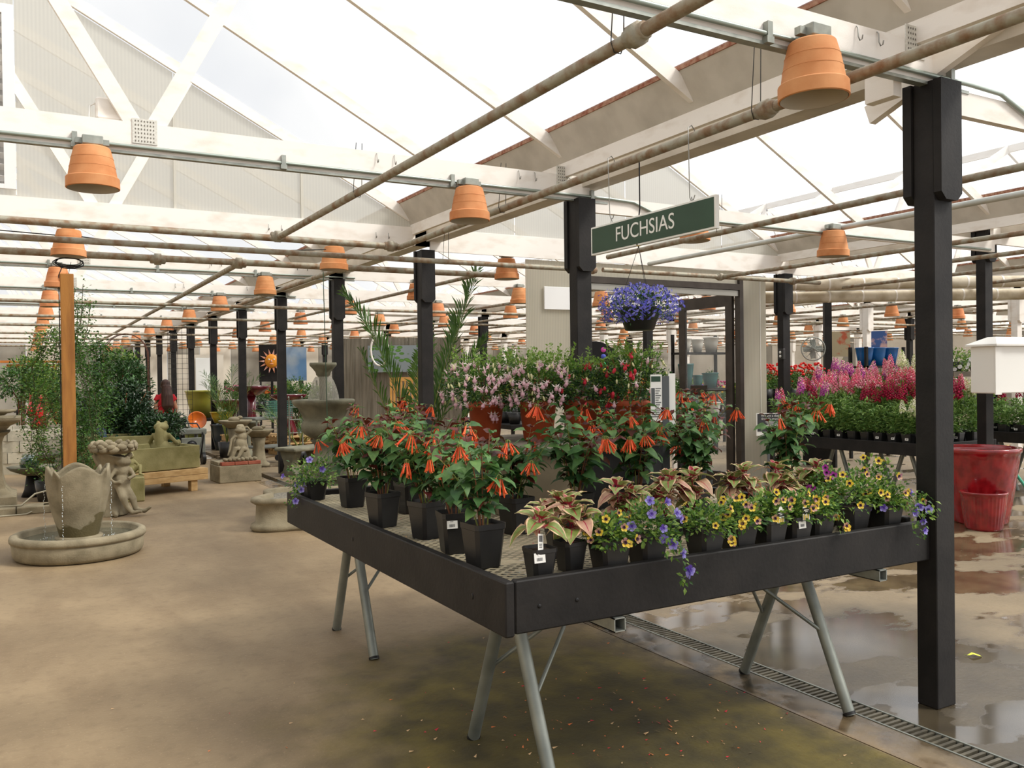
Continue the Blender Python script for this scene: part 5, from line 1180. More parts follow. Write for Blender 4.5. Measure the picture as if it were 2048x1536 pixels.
# mossy trough and pine crate with frogs
def open_box(x0, y0, x1, y1, z0, z1, th, m_, name, label, cat, rz=0.):
    cx, cy = (x0 + x1) / 2, (y0 + y1) / 2; t = thing(name, label, cat, (cx, cy, z0), rz); a, b_ = (x1 - x0) / 2, (y1 - y0) / 2; h = z1 - z0
    for p, q in (((-a, -b_, 0), (a, -b_ + th, h)), ((-a, b_ - th, 0), (a, b_, h)), ((-a, -b_ + th, 0), (-a + th, b_ - th, h)), ((a - th, -b_ + th, 0), (a, b_ - th, h))): MB().bevbox(p, q, .006).build('side_panel', m_, t)
    MB().box((-a + th, -b_ + th, .02), (a - th, b_ - th, .05)).build('bottom', m_, t); return t
pine = mat('raw_pine', '#b08d5c', '#c8a674', rough=.8, scale=3, stretch=(1, 8, 8))
cr = thing('pine_pallet', 'raw pine crate base under the mossy planter with frogs', 'pallet', (1.52, 13.55, 0), .32)
for x in (-.55, .50):
    for y in (-.42, .42): MB().bevbox((x - .05, y - .05, 0), (x + .05, y + .05, .16), .004).build('foot_block', pine, cr)
for k in range(2): MB().bevbox((-.75, -.50, .16 + k * .085), (.70, -.47, .24 + k * .085), .003).build('plank', pine, cr)
for k in range(2): MB().bevbox((.67, -.465, .16 + k * .085), (.70, .5, .24 + k * .085), .003).build('plank', pine, cr)
for k in range(8): MB().bevbox((-.74 + k * .178, -.465, .30), (-.74 + k * .178 + .16, .5, .325), .003).build('slat', pine, cr)
open_box(.95, 13.15, 2.12, 14.1, .335, .66, .05, stone_moss, 'mossy_planter', 'mossy rectangular stone planter standing on the pine crate', 'planter', .32)
frog_statue(1.72, 13.45, .50, 'long haired stone frog seated in the mossy planter, looking up', 2.6, 1.4, stone_moss)
frog_statue(1.22, 12.75, .333, 'small stone frog in the hat beside the pine crate', .3, .85, stone_moss, hair=False)
lb = thing('plinth', 'low stone plinth under the small frog beside the crate', 'plinth', (1.22, 12.72, 0))
MB().bevbox((-.17, -.2, 0), (.17, .16, .33), .015).build('block', stone_moss, lb)
open_box(.55, 15.2, 1.95, 16.1, 0, .72, .07, stone_moss, 'stone_trough', 'deep mossy stone trough behind the leaf rimmed birdbath', 'planter')
open_box(.75, 17.3, 1.95, 18.1, 0, .50, .06, stone_moss, 'stone_trough', 'low stone trough below the dark ficus trees', 'planter')
# round block planter of separate blocks
bp_ = thing('block_planter', 'round planter walled with grey stone blocks at far left', 'planter', (.10, 18.4, 0)); bx_ = stone_grey
blk = MB(); n = 16; Rr = .86
v = [(-.182, -.09, 0), (.182, -.09, 0), (.148, .09, 0), (-.148, .09, 0)]; blk.prism([(p[0], p[1]) for p in v], 0, .19); blk = blk.mesh('stone_block', mat('pale_block', '#a9a392', '#c4bda9', rough=.95, scale=7, bump=.3, bscale=50))
r = random.Random(2)
for row in range(4):
    for q in range(n): a = 2 * pi * (q + .5 * (row % 2)) / n; put(blk, 'stone_block', bp_, (cos(a) * Rr, sin(a) * Rr, row * .195), (0, 0, a + pi / 2 + r.uniform(-.03, .03)))
MB().disc(.75, .68, 24).build('soil', soil_mat, bp_)
def grass(x, y, z, label, mats, seed, n=120, L_=.6, cat='plant'):
    r = random.Random(seed); t = thing('grass_clump', label, cat, (x, y, z)); m = MB()
    for q in range(n):
        a = r.uniform(0, 6.3); sp = r.uniform(.1, .9); l = L_ * r.uniform(.6, 1.1); d = Vector((cos(a), sin(a), 0)); p0 = d * r.uniform(0, .08); y_ = Vector((-sin(a), cos(a), 0)) * .006; vs = []
        for k in range(5): u = k / 4; p = p0 + d * l * sp * u + Vector((0, 0, l * (u * (1.3 - sp * .4) - u * u * sp * .9))); w = y_ * (1 - u * .85); vs += [p - w, p + w]
        m.add(vs, [(2 * k, 2 * k + 1, 2 * k + 3, 2 * k + 2) for k in range(4)], q % len(mats))
    tag(m.build('blades', mats, t), kind='stuff'); return t
rg = [mat('red_grass', '#8a3a2e', '#b06450', rough=.6, scale=20), mat('rust_grass', '#a8683c', rough=.6)]
grass(.25, 18.3, .70, 'red brown ornamental grass in the round block planter', rg, 5, 240, .62)
orn = mat('red_glass', '#b0121c', '#c81e26', rough=.12, coat=.8, spec=.7)
ro = thing('glass_ornament', 'pair of glossy red glass gourds on stakes above the block planter', 'ornament', (.10, 17.9, .70))
for i, (x, h) in enumerate(((0, .42), (.12, .38), (.06, .2))): MB().lathe([(0, 0), (.05, .02), (.075, .1), (.06, .18), (.022, .27), (.018, .36), (.034, .42), (.0, .45)], 18).build('gourd', orn, ro, (x, i * .05, h - .15), (0, .1 * i, 0)); MB().tube([(x, i * .05, -.02), (x, i * .05, h - .14)], .006, 5).build('stake', black_metal, ro)
ml = thing('stone_bench', 'low mossy pillar stand with a flat slab left of the timber post', 'stand', (.30, 15.6, 0))
MB().lathe([(0, 0), (.13, 0), (.13, .05), (.09, .08), (.10, .3), (.12, .42), (.0, .42)], 14).build('pillar', stone_moss, ml); MB().bevbox((-.34, -.2, .42), (.3, .2, .48), .01).build('slab', stone_grey, ml)
cg = thing('power_cable', 'tangle of pale cables on the kerb behind the tulip fountain', 'cable'); r = random.Random(8)
MB().tube([(-.3, 12.3, .10), (-.05, 12.25, .10), (.1, 12.35, .22), (.25, 12.3, .26), (.35, 12.25, .12), (.2, 12.2, .10), (.4, 12.35, .11)], .012, 6).tube([(-.6, 12.05, .01), (.0, 12.08, .01), (.3, 12.3, .11), (.5, 12.4, .1)], .01, 6).build('cable_run', mat('pale_cable', '#9c9580', rough=.6), cg)
# ficus trees
def ficus(x, y, label, seed, zc, rad, n, mats, hpot=.35, ls=.075, trunk=True):
    r = random.Random(seed); t = thing('ficus_tree', label, 'tree', (x, y, 0))
    MB().lathe([(0, 0), (.16, 0), (.2, hpot), (.18, hpot), (0, hpot - .03)], 20).build('pot', plastic_black, t)
    st = MB()
    for q in range(4): a = q * 1.6; st.tube([(cos(a) * .03, sin(a) * .03, hpot - .03), (cos(a) * .05, sin(a) * .05, zc - rad[2] * .6), (cos(a) * rad[0] * .5, sin(a) * rad[1] * .5, zc + rad[2] * .3)], [.02, .016, .008], 6)
    st.build('trunk', stem_b, t)
    pts = []
    for q in range(9):
        v = Vector((r.gauss(0, 1), r.gauss(0, 1), r.gauss(0, 1))).normalized(); k = r.uniform(.35, .7); c = (v.x * rad[0] * k, v.y * rad[1] * k, zc + v.z * rad[2] * k)
        pts += blob_points(n // 9, c, (rad[0] * .5, rad[1] * .5, rad[2] * .48), r, .5)
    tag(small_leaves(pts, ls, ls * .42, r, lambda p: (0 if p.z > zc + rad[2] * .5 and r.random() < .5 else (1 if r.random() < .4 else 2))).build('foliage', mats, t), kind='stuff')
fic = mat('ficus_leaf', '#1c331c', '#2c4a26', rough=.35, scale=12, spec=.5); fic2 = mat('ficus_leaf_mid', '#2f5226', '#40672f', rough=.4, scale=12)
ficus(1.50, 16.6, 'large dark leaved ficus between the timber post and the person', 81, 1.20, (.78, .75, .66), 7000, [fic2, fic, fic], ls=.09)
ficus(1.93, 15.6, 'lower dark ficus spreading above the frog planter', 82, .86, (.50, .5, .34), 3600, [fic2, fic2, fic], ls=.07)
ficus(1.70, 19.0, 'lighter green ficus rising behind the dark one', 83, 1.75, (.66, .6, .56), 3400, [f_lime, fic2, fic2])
ficus(-.05, 20.6, 'bright green shrub at far left above the block planter', 84, 1.6, (.7, .6, .6), 4000, [f_lime, f_mid, fic2])
ficus(.62, 19.6, 'leafy green shrub between the red ornaments and the timber post', 85, 1.25, (.6, .6, .75), 3600, [f_lime, f_mid, f_mid])
sp = thing('solar_panel', 'small tilted solar panel on a stake in the stone trough', 'solar panel', (1.10, 15.75, .55), .3)
MB().beam((0, 0, .0), (.02, 0, .28), .01, .01).build('stake', black_metal, sp); MB().box((-.07, -.008, -.10), (.07, .008, .10)).build('panel', mat('solar_blue', '#2b3550', rough=.7, spec=.2), sp, (0, -.02, .2), (-.5, 0, 0))
# quatrefoil planter
qf = thing('quatrefoil_planter', 'fluted quatrefoil stone planter behind the far corner of the bench', 'planter', (2.74, 9.55, 0), .35)
def qrad(s):
    def f(r_, z, th): return r_ * (1 + .20 * cos(4 * th) * 1.0 + (.012 * sin(th * 48) if .09 < z < .27 else 0))
    return f
MB().lathe([(0, 0), (.56, 0), (.58, .03), (.57, .07), (.53, .09), (.52, .27), (.55, .29), (.575, .31), (.57, .345), (.53, .352), (.47, .345), (.46, .29), (0, .28)], 192, rfun=qrad(1)).build('planter_body', stone, qf)
MB().lathe([(0, .30), (.455, .30)], 64, rfun=lambda r_, z, th: r_ * (1 + .19 * cos(4 * th)) if r_ else 0).build('gravel', mat('grey_gravel', '#6a655a', '#958f80', rough=1, scale=45, bump=1.), qf)
# block with reclining frog
fb = thing('stone_block', 'square stone block capped with red brick under the reclining frog', 'block', (2.93, 14.25, 0), .06)
MB().bevbox((-.33, -.30, 0), (.33, .30, .27), .012).build('block', stone, fb)
for k in range(3): MB().bevbox((-.29 + k * .205, -.30, .272), (-.29 + k * .205 + .20, -.19, .325), .006).build('brick', mat('red_brick', '#8e4a38', '#a25e48', rough=.9, scale=9), fb)
MB().bevbox((-.32, -.185, .272), (.32, .29, .325), .006).build('cap', stone, fb)
rf = thing('frog_statue', 'stone frog lounging with one arm behind its head on the block', 'statue', (2.95, 14.2, .328), 0); m = MB()
m.tube([(.10, .10, 0), (.09, .10, .25), (.08, .11, .5), (.07, .1, .56)], [.15, .09, .08, .05], 12)
m.sphere((.05, -.02, .25), (.10, .085, .12), 14, 10).sphere((.07, -.02, .37), (.085, .07, .075), 12, 9).sphere((.04, -.03, .475), (.09, .07, .048), 14, 10)
for q in (-1, 1): m.sphere((.04 + q * .045, -.05, .52), .022, 8, 6)
m.tube([(.13, -.02, .40), (.21, -.03, .46), (.16, .0, .53), (.09, .0, .50)], [.028, .024, .02, .02], 8).tube([(-.02, -.03, .40), (-.10, -.05, .33), (-.13, -.07, .18), (-.16, -.1, .08)], [.028, .022, .02, .02], 8)
m.tube([(.0, -.08, .17), (-.06, -.16, .20), (-.12, -.18, .06), (-.20, -.2, .03)], [.05, .04, .027, .022], 8).tube([(.1, -.08, .17), (.05, -.18, .19), (-.03, -.2, .06), (-.12, -.23, .03)], [.05, .04, .027, .022], 8)
remeshed(m, 'frog_body', stone, rf, .011, 2)
m = MB(); r = random.Random(4)
for q in range(16): m.sphere((-.22 + (q % 8) * .065, -.21 + .07 * (q // 8), .03), (.036, .032, .028), 8, 6)
m.build('pebbles', stone, rf)
# bird baths
def birdbath(x, y, label, r_, h, m_=stone, frog=True, sc=1.):
    t = thing('birdbath', label, 'birdbath', (x, y, 0))
    MB().lathe([(0, 0), (.20, 0), (.20, .05), (.14, .09), (.115, .2), (.10, h * .6), (.13, h - .06), (0, h - .05)], 20, rfun=lambda r__, z, th: r__ * (1 + .05 * sin(th * 5))).build('pedestal', m_, t)
    MB().lathe([(0, h - .06), (.15, h - .05), (r_ * .8, h + .02), (r_, h + .07), (r_ * .97, h + .085), (r_ * .7, h + .05), (0, h + .03)], 30, rfun=lambda r__, z, th: r__ * (1 + .05 * sin(th * 5 + 1))).build('bowl', m_, t)
    if frog:
        m = MB(); m.sphere((-.02, 0, h + .10), (.11, .07, .05), 10, 8).sphere((.08, 0, h + .13), (.05, .045, .035), 10, 8); m.build('resting_lizard', m_, t)
birdbath(3.30, 16.0, 'stone birdbath with a lizard on its wide dish behind the block', .29, .80)
birdbath(3.78, 16.3, 'lower stone birdbath with a rocky foot beside the stone bench', .27, .60)
birdbath(4.0, 18.4, 'plain grey stone birdbath behind the lower lizard birdbath', .30, .66, stone_grey, False)
bb = thing('garden_stool', 'gold toned lattice barrel stool beside the hose cart', 'stool', (4.14, 20.9, 0)); gold = mat('aged_gold', '#8f8350', '#b3a36a', rough=.45, metal=.4, scale=8)
MB().lathe([(0, 0), (.2, 0), (.25, .12), (.27, .3), (.25, .5), (.2, .62), (0, .62)], 28, rfun=lambda r_, z, th: r_ * (1 + .02 * sin(th * 18) * sin(z * 50))).build('barrel', gold, bb)
# stone bench
sbn = thing('stone_bench', 'curved leg stone garden bench left of the big tiered fountain', 'bench', (4.02, 14.35, 0), .45)
MB().bevbox((-.36, -.26, .42), (.50, .26, .48), .018).build('seat', stone_grey, sbn)
for x in (-.22, .32):
    P = [(-.19, 0), (.19, 0), (.19, .06), (.12, .09), (.08, .18), (.12, .28), (.17, .36), (.18, .42), (-.18, .42), (-.17, .36), (-.12, .28), (-.08, .18), (-.12, .09), (-.19, .06)]
    MB().prism(P, x - .07, x + .07, M=Matrix(((0, 0, 1, 0), (1, 0, 0, 0), (0, 1, 0, 0), (0, 0, 0, 1)))).build('leg', stone_grey, sbn)
# tiered fountain
tt = thing('tiered_fountain', 'tall grey urn fountain with a water dome under its capital', 'fountain', (3.38, 10.98, 0))
MB().lathe([(0, .0), (.30, 0), (.30, .30), (.34, .33), (.34, .38), (0, .38)], 8, smooth=False).build('octagon_plinth', stone_grey, tt)
MB().lathe([(0, .382), (.29, .382), (.29, .50), (0, .50)], 8, smooth=False, ph=pi / 8).build('octagon_base', stone_grey, tt)
MB().lathe([(0, .50), (.20, .50), (.20, .56), (.135, .60), (.115, .68), (.125, .76), (.165, .80), (.17, .82), (.12, .83), (.18, .86), (.25, .90), (.285, .96), (.29, 1.02), (.27, 1.06), (.255, 1.08), (.27, 1.12), (.33, 1.24), (.385, 1.28), (.40, 1.31), (.40, 1.335), (.385, 1.345), (.34, 1.335), (.3, 1.28), (0, 1.26)], 48).build('urn', stone_grey, tt)
MB().lathe([(0, 1.26), (.06, 1.26), (.05, 1.4), (.05, 1.62), (.09, 1.66), (.10, 1.70), (.13, 1.74), (.17, 1.78), (.175, 1.80), (.17, 1.82), (0, 1.82)], 28, rfun=lambda r_, z, th: r_ * (1 + .1 * sin(th * 6) if 1.66 < z < 1.78 else 1)).build('capital', stone_grey, tt)
wd = pane_material('water_sheet', '#c4c0b4', .55, rib=.7, ribscale=30)
MB().lathe([(.10, 1.64), (.135, 1.58), (.165, 1.5), (.19, 1.4), (.20, 1.3)], 36, rfun=lambda r_, z, th: r_ * (1 + .03 * sin(th * 17))).build('water_dome', wd, tt)
gw = thing('support_line', 'thin green line hanging straight down in front of the urn fountain', 'line'); MB().tube([(2.91, 9.4, 2.80), (2.935, 9.4, .95), (2.94, 9.4, .36)], .0045, 6).build('line', mat('green_line', '#2f4a38', rough=.6), gw)
# palm
def frond(name, p0, p1, p2, L_, n, par, m_, w=.011):
    P = lambda u: Vector(p0) * (1 - u) ** 2 + Vector(p1) * 2 * u * (1 - u) + Vector(p2) * u * u
    m = MB().tube([P(k / 14) for k in range(15)], [.009 * (1 - .8 * k / 14) for k in range(15)], 5, mi=1); rr = random.Random(n)
    for k in range(n):
        u = .18 + .82 * k / n; p = P(u); d = (P(min(1, u + .02)) - P(u - .02)).normalized(); s_ = d.cross(Vector((0, 0, 1))).normalized()
        for sg in (-1, 1):
            l = L_ * (.55 + .45 * sin(pi * min(1, u * 1.05))) * rr.uniform(.85, 1.1) * (1 - .5 * max(0, u - .75)); tw = rr.uniform(-.7, .7) + .4 * sg; nn_ = s_.cross(d); v = ((s_ * cos(tw) + nn_ * sin(tw)) * sg * .62 + d * .85 + Vector((0, 0, .12))).normalized(); q = p + v * l * .5; e = p + v * l - Vector((0, 0, l * .22)); wv = d * w
            m.add([p - wv * .4, q - wv, e, q + wv, p + wv * .4], [(0, 1, 3, 4), (1, 2, 3)])
    m.build(name, [m_, stem_g], par)
pal = mat('palm_leaf', '#3a5a28', '#5a7c38', rough=.45, scale=12, trans=.25)
pm_ = thing('potted_palm', 'tall feathery palm behind the fuchsias, fronds either side of the black post', 'plant', (4.28, 9.95, 0))
MB().lathe([(0, 0), (.15, 0), (.19, .34), (.175, .34), (0, .32)], 24).build('pot', plastic_black, pm_)
for p1, p2, L_, n in (((-.35, .0, 2.0), (-.88, .22, 2.62), .46, 84), ((.30, -.1, 1.7), (.78, -.1, 2.98), .50, 96), ((.30, -.1, 1.4), (.85, -.2, 2.1), .44, 70), ((-.5, .1, 1.4), (-.72, .1, 1.95), .30, 36), ((-.2, -.3, 1.3), (-.25, -.6, 1.9), .30, 36), ((.2, .3, 1.6), (.35, .5, 2.3), .34, 36), ((.5, -.2, 1.2), (1.0, -.4, 1.6), .30, 30), ((.1, -.2, 1.5), (.40, -.4, 2.3), .34, 40)):
    frond('frond', (0, 0, .32), p1, p2, L_, n, pm_, pal, .019)
# ---------------------------------------------------------------- person, carts and the goods farther back
ps_ = thing('person', 'person with long brown hair and red t-shirt seen from behind, beyond the ficus', 'person', (2.50, 18.8, 0), .15)
skin = mat('skin', '#c98f70', rough=.6); shirt = mat('red_shirt', '#c51c28', '#d42a34', rough=.8, scale=8); jeans = mat('dark_jeans', '#27324a', rough=.9); hair = mat('brown_hair', '#3a241a', '#52352a', rough=.55, scale=40, stretch=(1, 1, .1))
def skinned(name, verts, edges, radii, m_, par, sub_=1):
    me = D.meshes.new(name); me.from_pydata(verts, edges, []); me.materials.append(m_); o = put(me, name, par)
    sk = o.modifiers.new('skin', 'SKIN'); sk.use_smooth_shade = True
    if not me.skin_vertices: me.attributes
    for i, v_ in enumerate(me.skin_vertices[0].data if me.skin_vertices else []): v_.radius = (radii[i], radii[i])
    return o
def fig(parts, name, m_, vox=.014, sm=2):
    m = MB()
    for p in parts:
        if p[0] == 's': m.sphere(p[1], p[2], 14, 10)
        else: m.tube(p[1], p[2], 12)
    return remeshed(m, name, m_, ps_, vox, sm)
body = [('s', (0, 0, 1.50), (.075, .092, .115)), ('t', [(0, .0, 1.45), (0, 0, 1.30)], [.052, .058]), ('s', (0, 0, 1.18), (.16, .095, .19)), ('s', (0, 0, .92), (.155, .10, .13))]
for s in (-1, 1):
    body += [('t', [(s * .145, 0, 1.30), (s * .20, -.02, 1.05), (s * .19, .08, .84)], [.045, .038, .026]), ('s', (s * .185, .105, .79), (.025, .018, .045)), ('t', [(s * .08, 0, .90), (s * .085, .01, .48), (s * .085, 0, .07)], [.085, .058, .04]), ('s', (s * .085, .05, .04), (.042, .11, .04))]
    for f_ in range(4): body.append(('t', [(s * (.172 + f_ * .009), .11, .77), (s * (.170 + f_ * .010), .125, .72 - .004 * (f_ % 2)), (s * (.17 + f_ * .009), .135, .70)], [.008, .007, .006]))
    body.append(('t', [(s * .165, .115, .80), (s * .150, .14, .765)], [.010, .007])); body.append(('s', (s * .078, .0, 1.50), (.012, .02, .03)))
body += [('s', (0, .095, 1.49), (.013, .018, .02))]
fig(body, 'body', skin, .011, 1)
for s in (-1, 1): MB().sphere((s * .03, .086, 1.515), (.012, .008, .008), 8, 6).build('eye', label_white, ps_)
MB().sphere((0, .088, 1.455), (.025, .008, .006), 8, 5).build('mouth', orn, ps_)
fig([('s', (0, 0, 1.18), (.175, .112, .20)), ('s', (0, 0, .99), (.165, .115, .12))] + [('t', [(s * .12, 0, 1.31), (s * .185, -.01, 1.20)], [.06, .058]) for s in (-1, 1)], 'shirt', shirt)
fig([('s', (0, 0, .90), (.17, .118, .12))] + [('t', [(s * .085, 0, .88), (s * .088, .01, .48), (s * .088, 0, .10)], [.095, .07, .055]) for s in (-1, 1)], 'trousers', jeans)
fig([('s', (0, -.02, 1.53), (.095, .105, .11)), ('t', [(0, -.07, 1.50), (0, -.115, 1.3), (0.01, -.13, 1.1), (.02, -.12, .98)], [.09, .115, .12, .06])], 'hair', hair)
# hose reel cart
hc = thing('hose_cart', 'grey hose reel cart with turquoise hose and a tray on top', 'hose cart', (2.56, 17.6, 0), .1); gp = mat('grey_plastic', '#65675f', '#75776e', rough=.6, scale=5)
for x in (-.36, .40): MB().bevbox((x - .03, -.28, .10), (x + .03, -.22, .62), .006).bevbox((x - .03, .22, .10), (x + .03, .28, .62), .006).build('side_frame', gp, hc)
MB().bevbox((-.42, -.28, .58), (.46, .28, .68), .012).build('tray', gp, hc); MB().bevbox((-.02, -.30, .20), (.36, -.26, .52), .01).build('front_panel', gp, hc)
MB().tube([(-.38, .26, .64), (-.30, .30, .92), (.16, .30, .95), (.22, .28, .9), (.30, .26, .64)], .018, 8).build('push_handle', gp, hc)
m = MB()
for q in range(9): m.tube([(-.22 + q * .025, cos(a) * .19, .36 + sin(a) * .19) for a in np.linspace(0, 2 * pi, 22)], .013, 6)
m.tube([(-.20, -.19, .40), (-.26, -.3, .2), (-.45, -.5, .03), (-.8, -.7, .015)], .014, 6).build('hose', mat('turquoise_hose', '#2c9a8c', '#3cb3a2', rough=.4, scale=8), hc)
for x in (-.26, .04): MB().tube([(x, 0, .36), (x + .015, 0, .36)], .23, 24).build('reel_flange', gp, hc)
MB().lathe([(.09, .0), (.10, .01), (.05, .03)], 16).build('crank', black_metal, hc, (.17, -.305, .37), (pi / 2, 0, 0))
for x in (-.34, .38):
    for y in (-.3, .26): MB().tube([(x - .03, y, .115), (x + .03, y, .115)], .115, 20).build('wheel', black_metal, hc)
MB().tube([(.22, -.24, .05), (.3, -.4, .15), (.4, -.3, .55), (.30, -.2, .78), (.0, -.2, .80), (-.05, -.2, .7)], .014, 6).build('black_hose', black_metal, hc)
# wire grid trellises and arch
gt = thing('grid_trellis', 'tall black wire grid trellis standing right of the person', 'trellis', (2.78, 19.7, 0), -.45); m = MB()
for k in range(6): m.tube([(-.10 + k * .10, 0, 0), (-.10 + k * .10, 0, 2.75)], .004, 4)
for k in range(25): m.tube([(-.10, 0, .1 + k * .11), (.40, 0, .1 + k * .11)], .003, 4)
for k in range(5): m.tube([(-.10, .1 + k * .1, 0), (-.10, .1 + k * .1, 2.75)], .004, 4)
for k in range(25): m.tube([(-.10, 0, .1 + k * .11), (-.10, .5, .1 + k * .11)], .003, 4)
tag(m.build('wire_grid', black_metal, gt), kind='stuff')
ar = thing('wire_arch', 'rusty wire garden arch over the ficus trees', 'arch', (1.72, 18.2, 0), -.28); rw = mat('rusty_wire', '#5a382a', rough=.8)
for y in (-.06, .06): MB().tube([(-.40, y, 0), (-.40, y, 2.1)] + [(-.40 * cos(a), y, 2.1 + .42 * sin(a)) for a in np.linspace(.2, pi - .2, 9)] + [(.40, y, 2.1), (.40, y, 0)], .008, 5).build('hoop', rw, ar)
for k in range(16): MB().tube([(-.40, -.06, .2 + k * .12), (-.40, .06, .2 + k * .12)], .005, 4).tube([(.40, -.06, .2 + k * .12), (.40, .06, .2 + k * .12)], .005, 4).build('rung', rw, ar) if k % 2 else None
pg = thing('pergola', 'orange stained timber pergola far back on the left', 'pergola', (.10, 27.2, 0)); ow = mat('orange_stain', '#b56a28', '#c98038', rough=.7, scale=4)
for x in (.25, .62): MB().box((x, -.05, 0), (x + .09, .05, 2.1)).build('post', ow, pg)
MB().box((-.5, -.06, 2.02), (.85, .0, 2.1)).box((-.65, -.2, 2.14), (1.15, .2, 2.2)).build('top_beam', ow, pg)
wt_ = thing('wicker_panel', 'white painted back panel with a pale blue door far behind the yellow pots', 'panel', (4.9, 28.3, 0))
MB().box((-.9, 0, 0), (.6, .05, 2.4)).build('panel', wall_cream, wt_); MB().bevbox((-.25, -.03, .6), (.35, -.01, 2.3), .01).build('door', mat('white_door', '#eef0ee', rough=.6), wt_)
# glazed pots
def glazed(name, label, x, y, z, prof, col, tiltx=0., group=None):
    t = thing('glazed_pot', label, 'pot', (x, y, z), 0, group); o = MB().lathe(prof, 28).build('glazed_body', mat('glaze_' + name, col, rough=.2, coat=.4, scale=6), t); o.rotation_euler.x = tiltx; return t
PA = lambda r_, h: [(0, 0), (r_ * .65, 0), (r_ * .9, h * .6), (r_, h * .93), (r_ * 1.05, h * .95), (r_ * 1.05, h), (r_ * .95, h), (r_ * .85, h * .9), (0, h * .8)]
gy = 'glazed pots stacked beyond the hose cart'
glazed('lime', 'largest yellow green glazed pot behind the hose cart', 3.78, 22.0, .70, PA(.40, .66), '#95923a', group=gy); dsk = thing('display_table', 'dark display table under the largest yellow green pot', 'table', (3.78, 22.0, 0)); MB().box((-.6, -.5, .63), (.6, .5, .698)).build('table_top', black_wood, dsk)
for sx in (-.5, .5):
    for sy in (-.4, .4): MB().box((sx - .04, sy - .04, 0), (sx + .04, sy + .04, .63)).build('leg', black_wood, dsk)
glazed('orange', 'orange glazed pot lying tilted by the yellow green pots', 3.42, 21.0, .58, PA(.20, .34), '#cf6a24', 1.2, gy); glazed('olive', 'olive glazed pot under the tilted orange one', 3.42, 21.0, .0, PA(.24, .48), '#6e7a34', group=gy)
glazed('yellow', 'low yellow glazed bowl on the display stack', 3.95, 20.6, .62, PA(.26, .26), '#b8a832', group=gy); glazed('slate', 'dark slate glazed pot beside the black post', 3.98, 20.6, 0, PA(.28, .60), '#39434a', group=gy); glazed('teal', 'teal grey glazed pot right of the slate one', 4.22, 21.4, 0, PA(.22, .62), '#5f7c7a', group=gy)
# dark red birdbath fountains on pallets
mar = mat('maroon_glaze', '#4d0f1a', '#6a1622', rough=.2, coat=.6, scale=6)
def red_bath(x, y, z, label, r_, h):
    t = thing('red_birdbath', label, 'birdbath', (x, y, z), 0, 'dark red glazed birdbaths'); MB().lathe([(0, 0), (r_ * .5, 0), (r_ * .5, .05), (r_ * .22, h * .4), (r_ * .25, h * .8), (0, h * .82)], 24).build('pedestal', mar, t); MB().lathe([(0, h * .78), (r_ * .4, h * .8), (r_ * .9, h * .93), (r_, h), (r_ * .95, h), (0, h * .86)], 30).build('bowl', mar, t)
def pallet(x, y, n, label):
    t = thing('wooden_pallet', label, 'pallet', (x, y, 0), .2)
    for k in range(n):
        for q in (-.5, 0, .42): MB().box((q, -.4, k * .14), (q + .08, .4, k * .14 + .09)).build('stringer', pine, t)
        for q in range(6): MB().box((-.52, -.42 + q * .15, k * .14 + .095), (.52, -.42 + q * .15 + .10, k * .14 + .125)).build('slat', pine, t)
pallet(4.35, 19.5, 3, 'stack of wooden pallets under the tallest dark red birdbaths'); pallet(5.15, 18.6, 3, 'wooden pallets behind the hand truck')
red_bath(4.35, 19.4, .42, 'tallest dark red glazed birdbath on the pallets', .42, 1.05); red_bath(4.95, 18.6, .42, 'dark red glazed birdbath right of the tallest one', .40, .86); red_bath(4.2, 20.7, 0, 'dark red glazed birdbath low between two black posts', .45, 1.15)
# nursery cart with basket, hand truck
nc = thing('shopping_basket_cart', 'low flat cart carrying a green wire basket beside the black post', 'cart', (4.15, 16.9, 0), .2); gb_ = mat('green_wire', '#3a6f5f', rough=.5)
MB().bevbox((-.45, -.3, .84), (.30, .3, .88), .006).bevbox((-.45, -.3, .3), (.3, .3, .33), .006).build('deck', gp, nc)
for x in (-.4, .26):
    for y in (-.25, .25): MB().tube([(x, y, 0.06), (x, y, .86)], .015, 6).build('leg', galv, nc); MB().tube([(x, y - .02, .06), (x, y + .02, .06)], .06, 12).build('wheel', black_metal, nc)
m = MB()
for k in range(9): m.tube([(-.02, -.2, .90 + k * .035), (.36, -.2, .90 + k * .035), (.36, .2, .90 + k * .035), (-.02, .2, .90 + k * .035), (-.02, -.2, .90 + k * .035)], .006, 4)
for k in range(10): x = -.02 + k * .042; m.tube([(x, -.2, .88), (x, -.2, 1.2)], .005, 4)
m.build('basket', gb_, nc)
ht = thing('hand_truck', 'silver tube hand truck leaning beside the black post', 'hand truck', (4.42, 16.1, 0), -.3)
for x in (-.12, .12): MB().tube([(x, 0, .12), (x, .02, 1.1), (x, -.04, 1.22), (x, -.14, 1.28)], .014, 8).build('upright', galv, ht)
for z in (.35, .6, .85, 1.08): MB().tube([(-.12, .01, z), (.12, .01, z)], .010, 6).build('rung', galv, ht)
for x in (-.17, .17): MB().tube([(x - .03, .06, .12), (x + .03, .06, .12)], .12, 20).build('wheel', black_metal, ht)
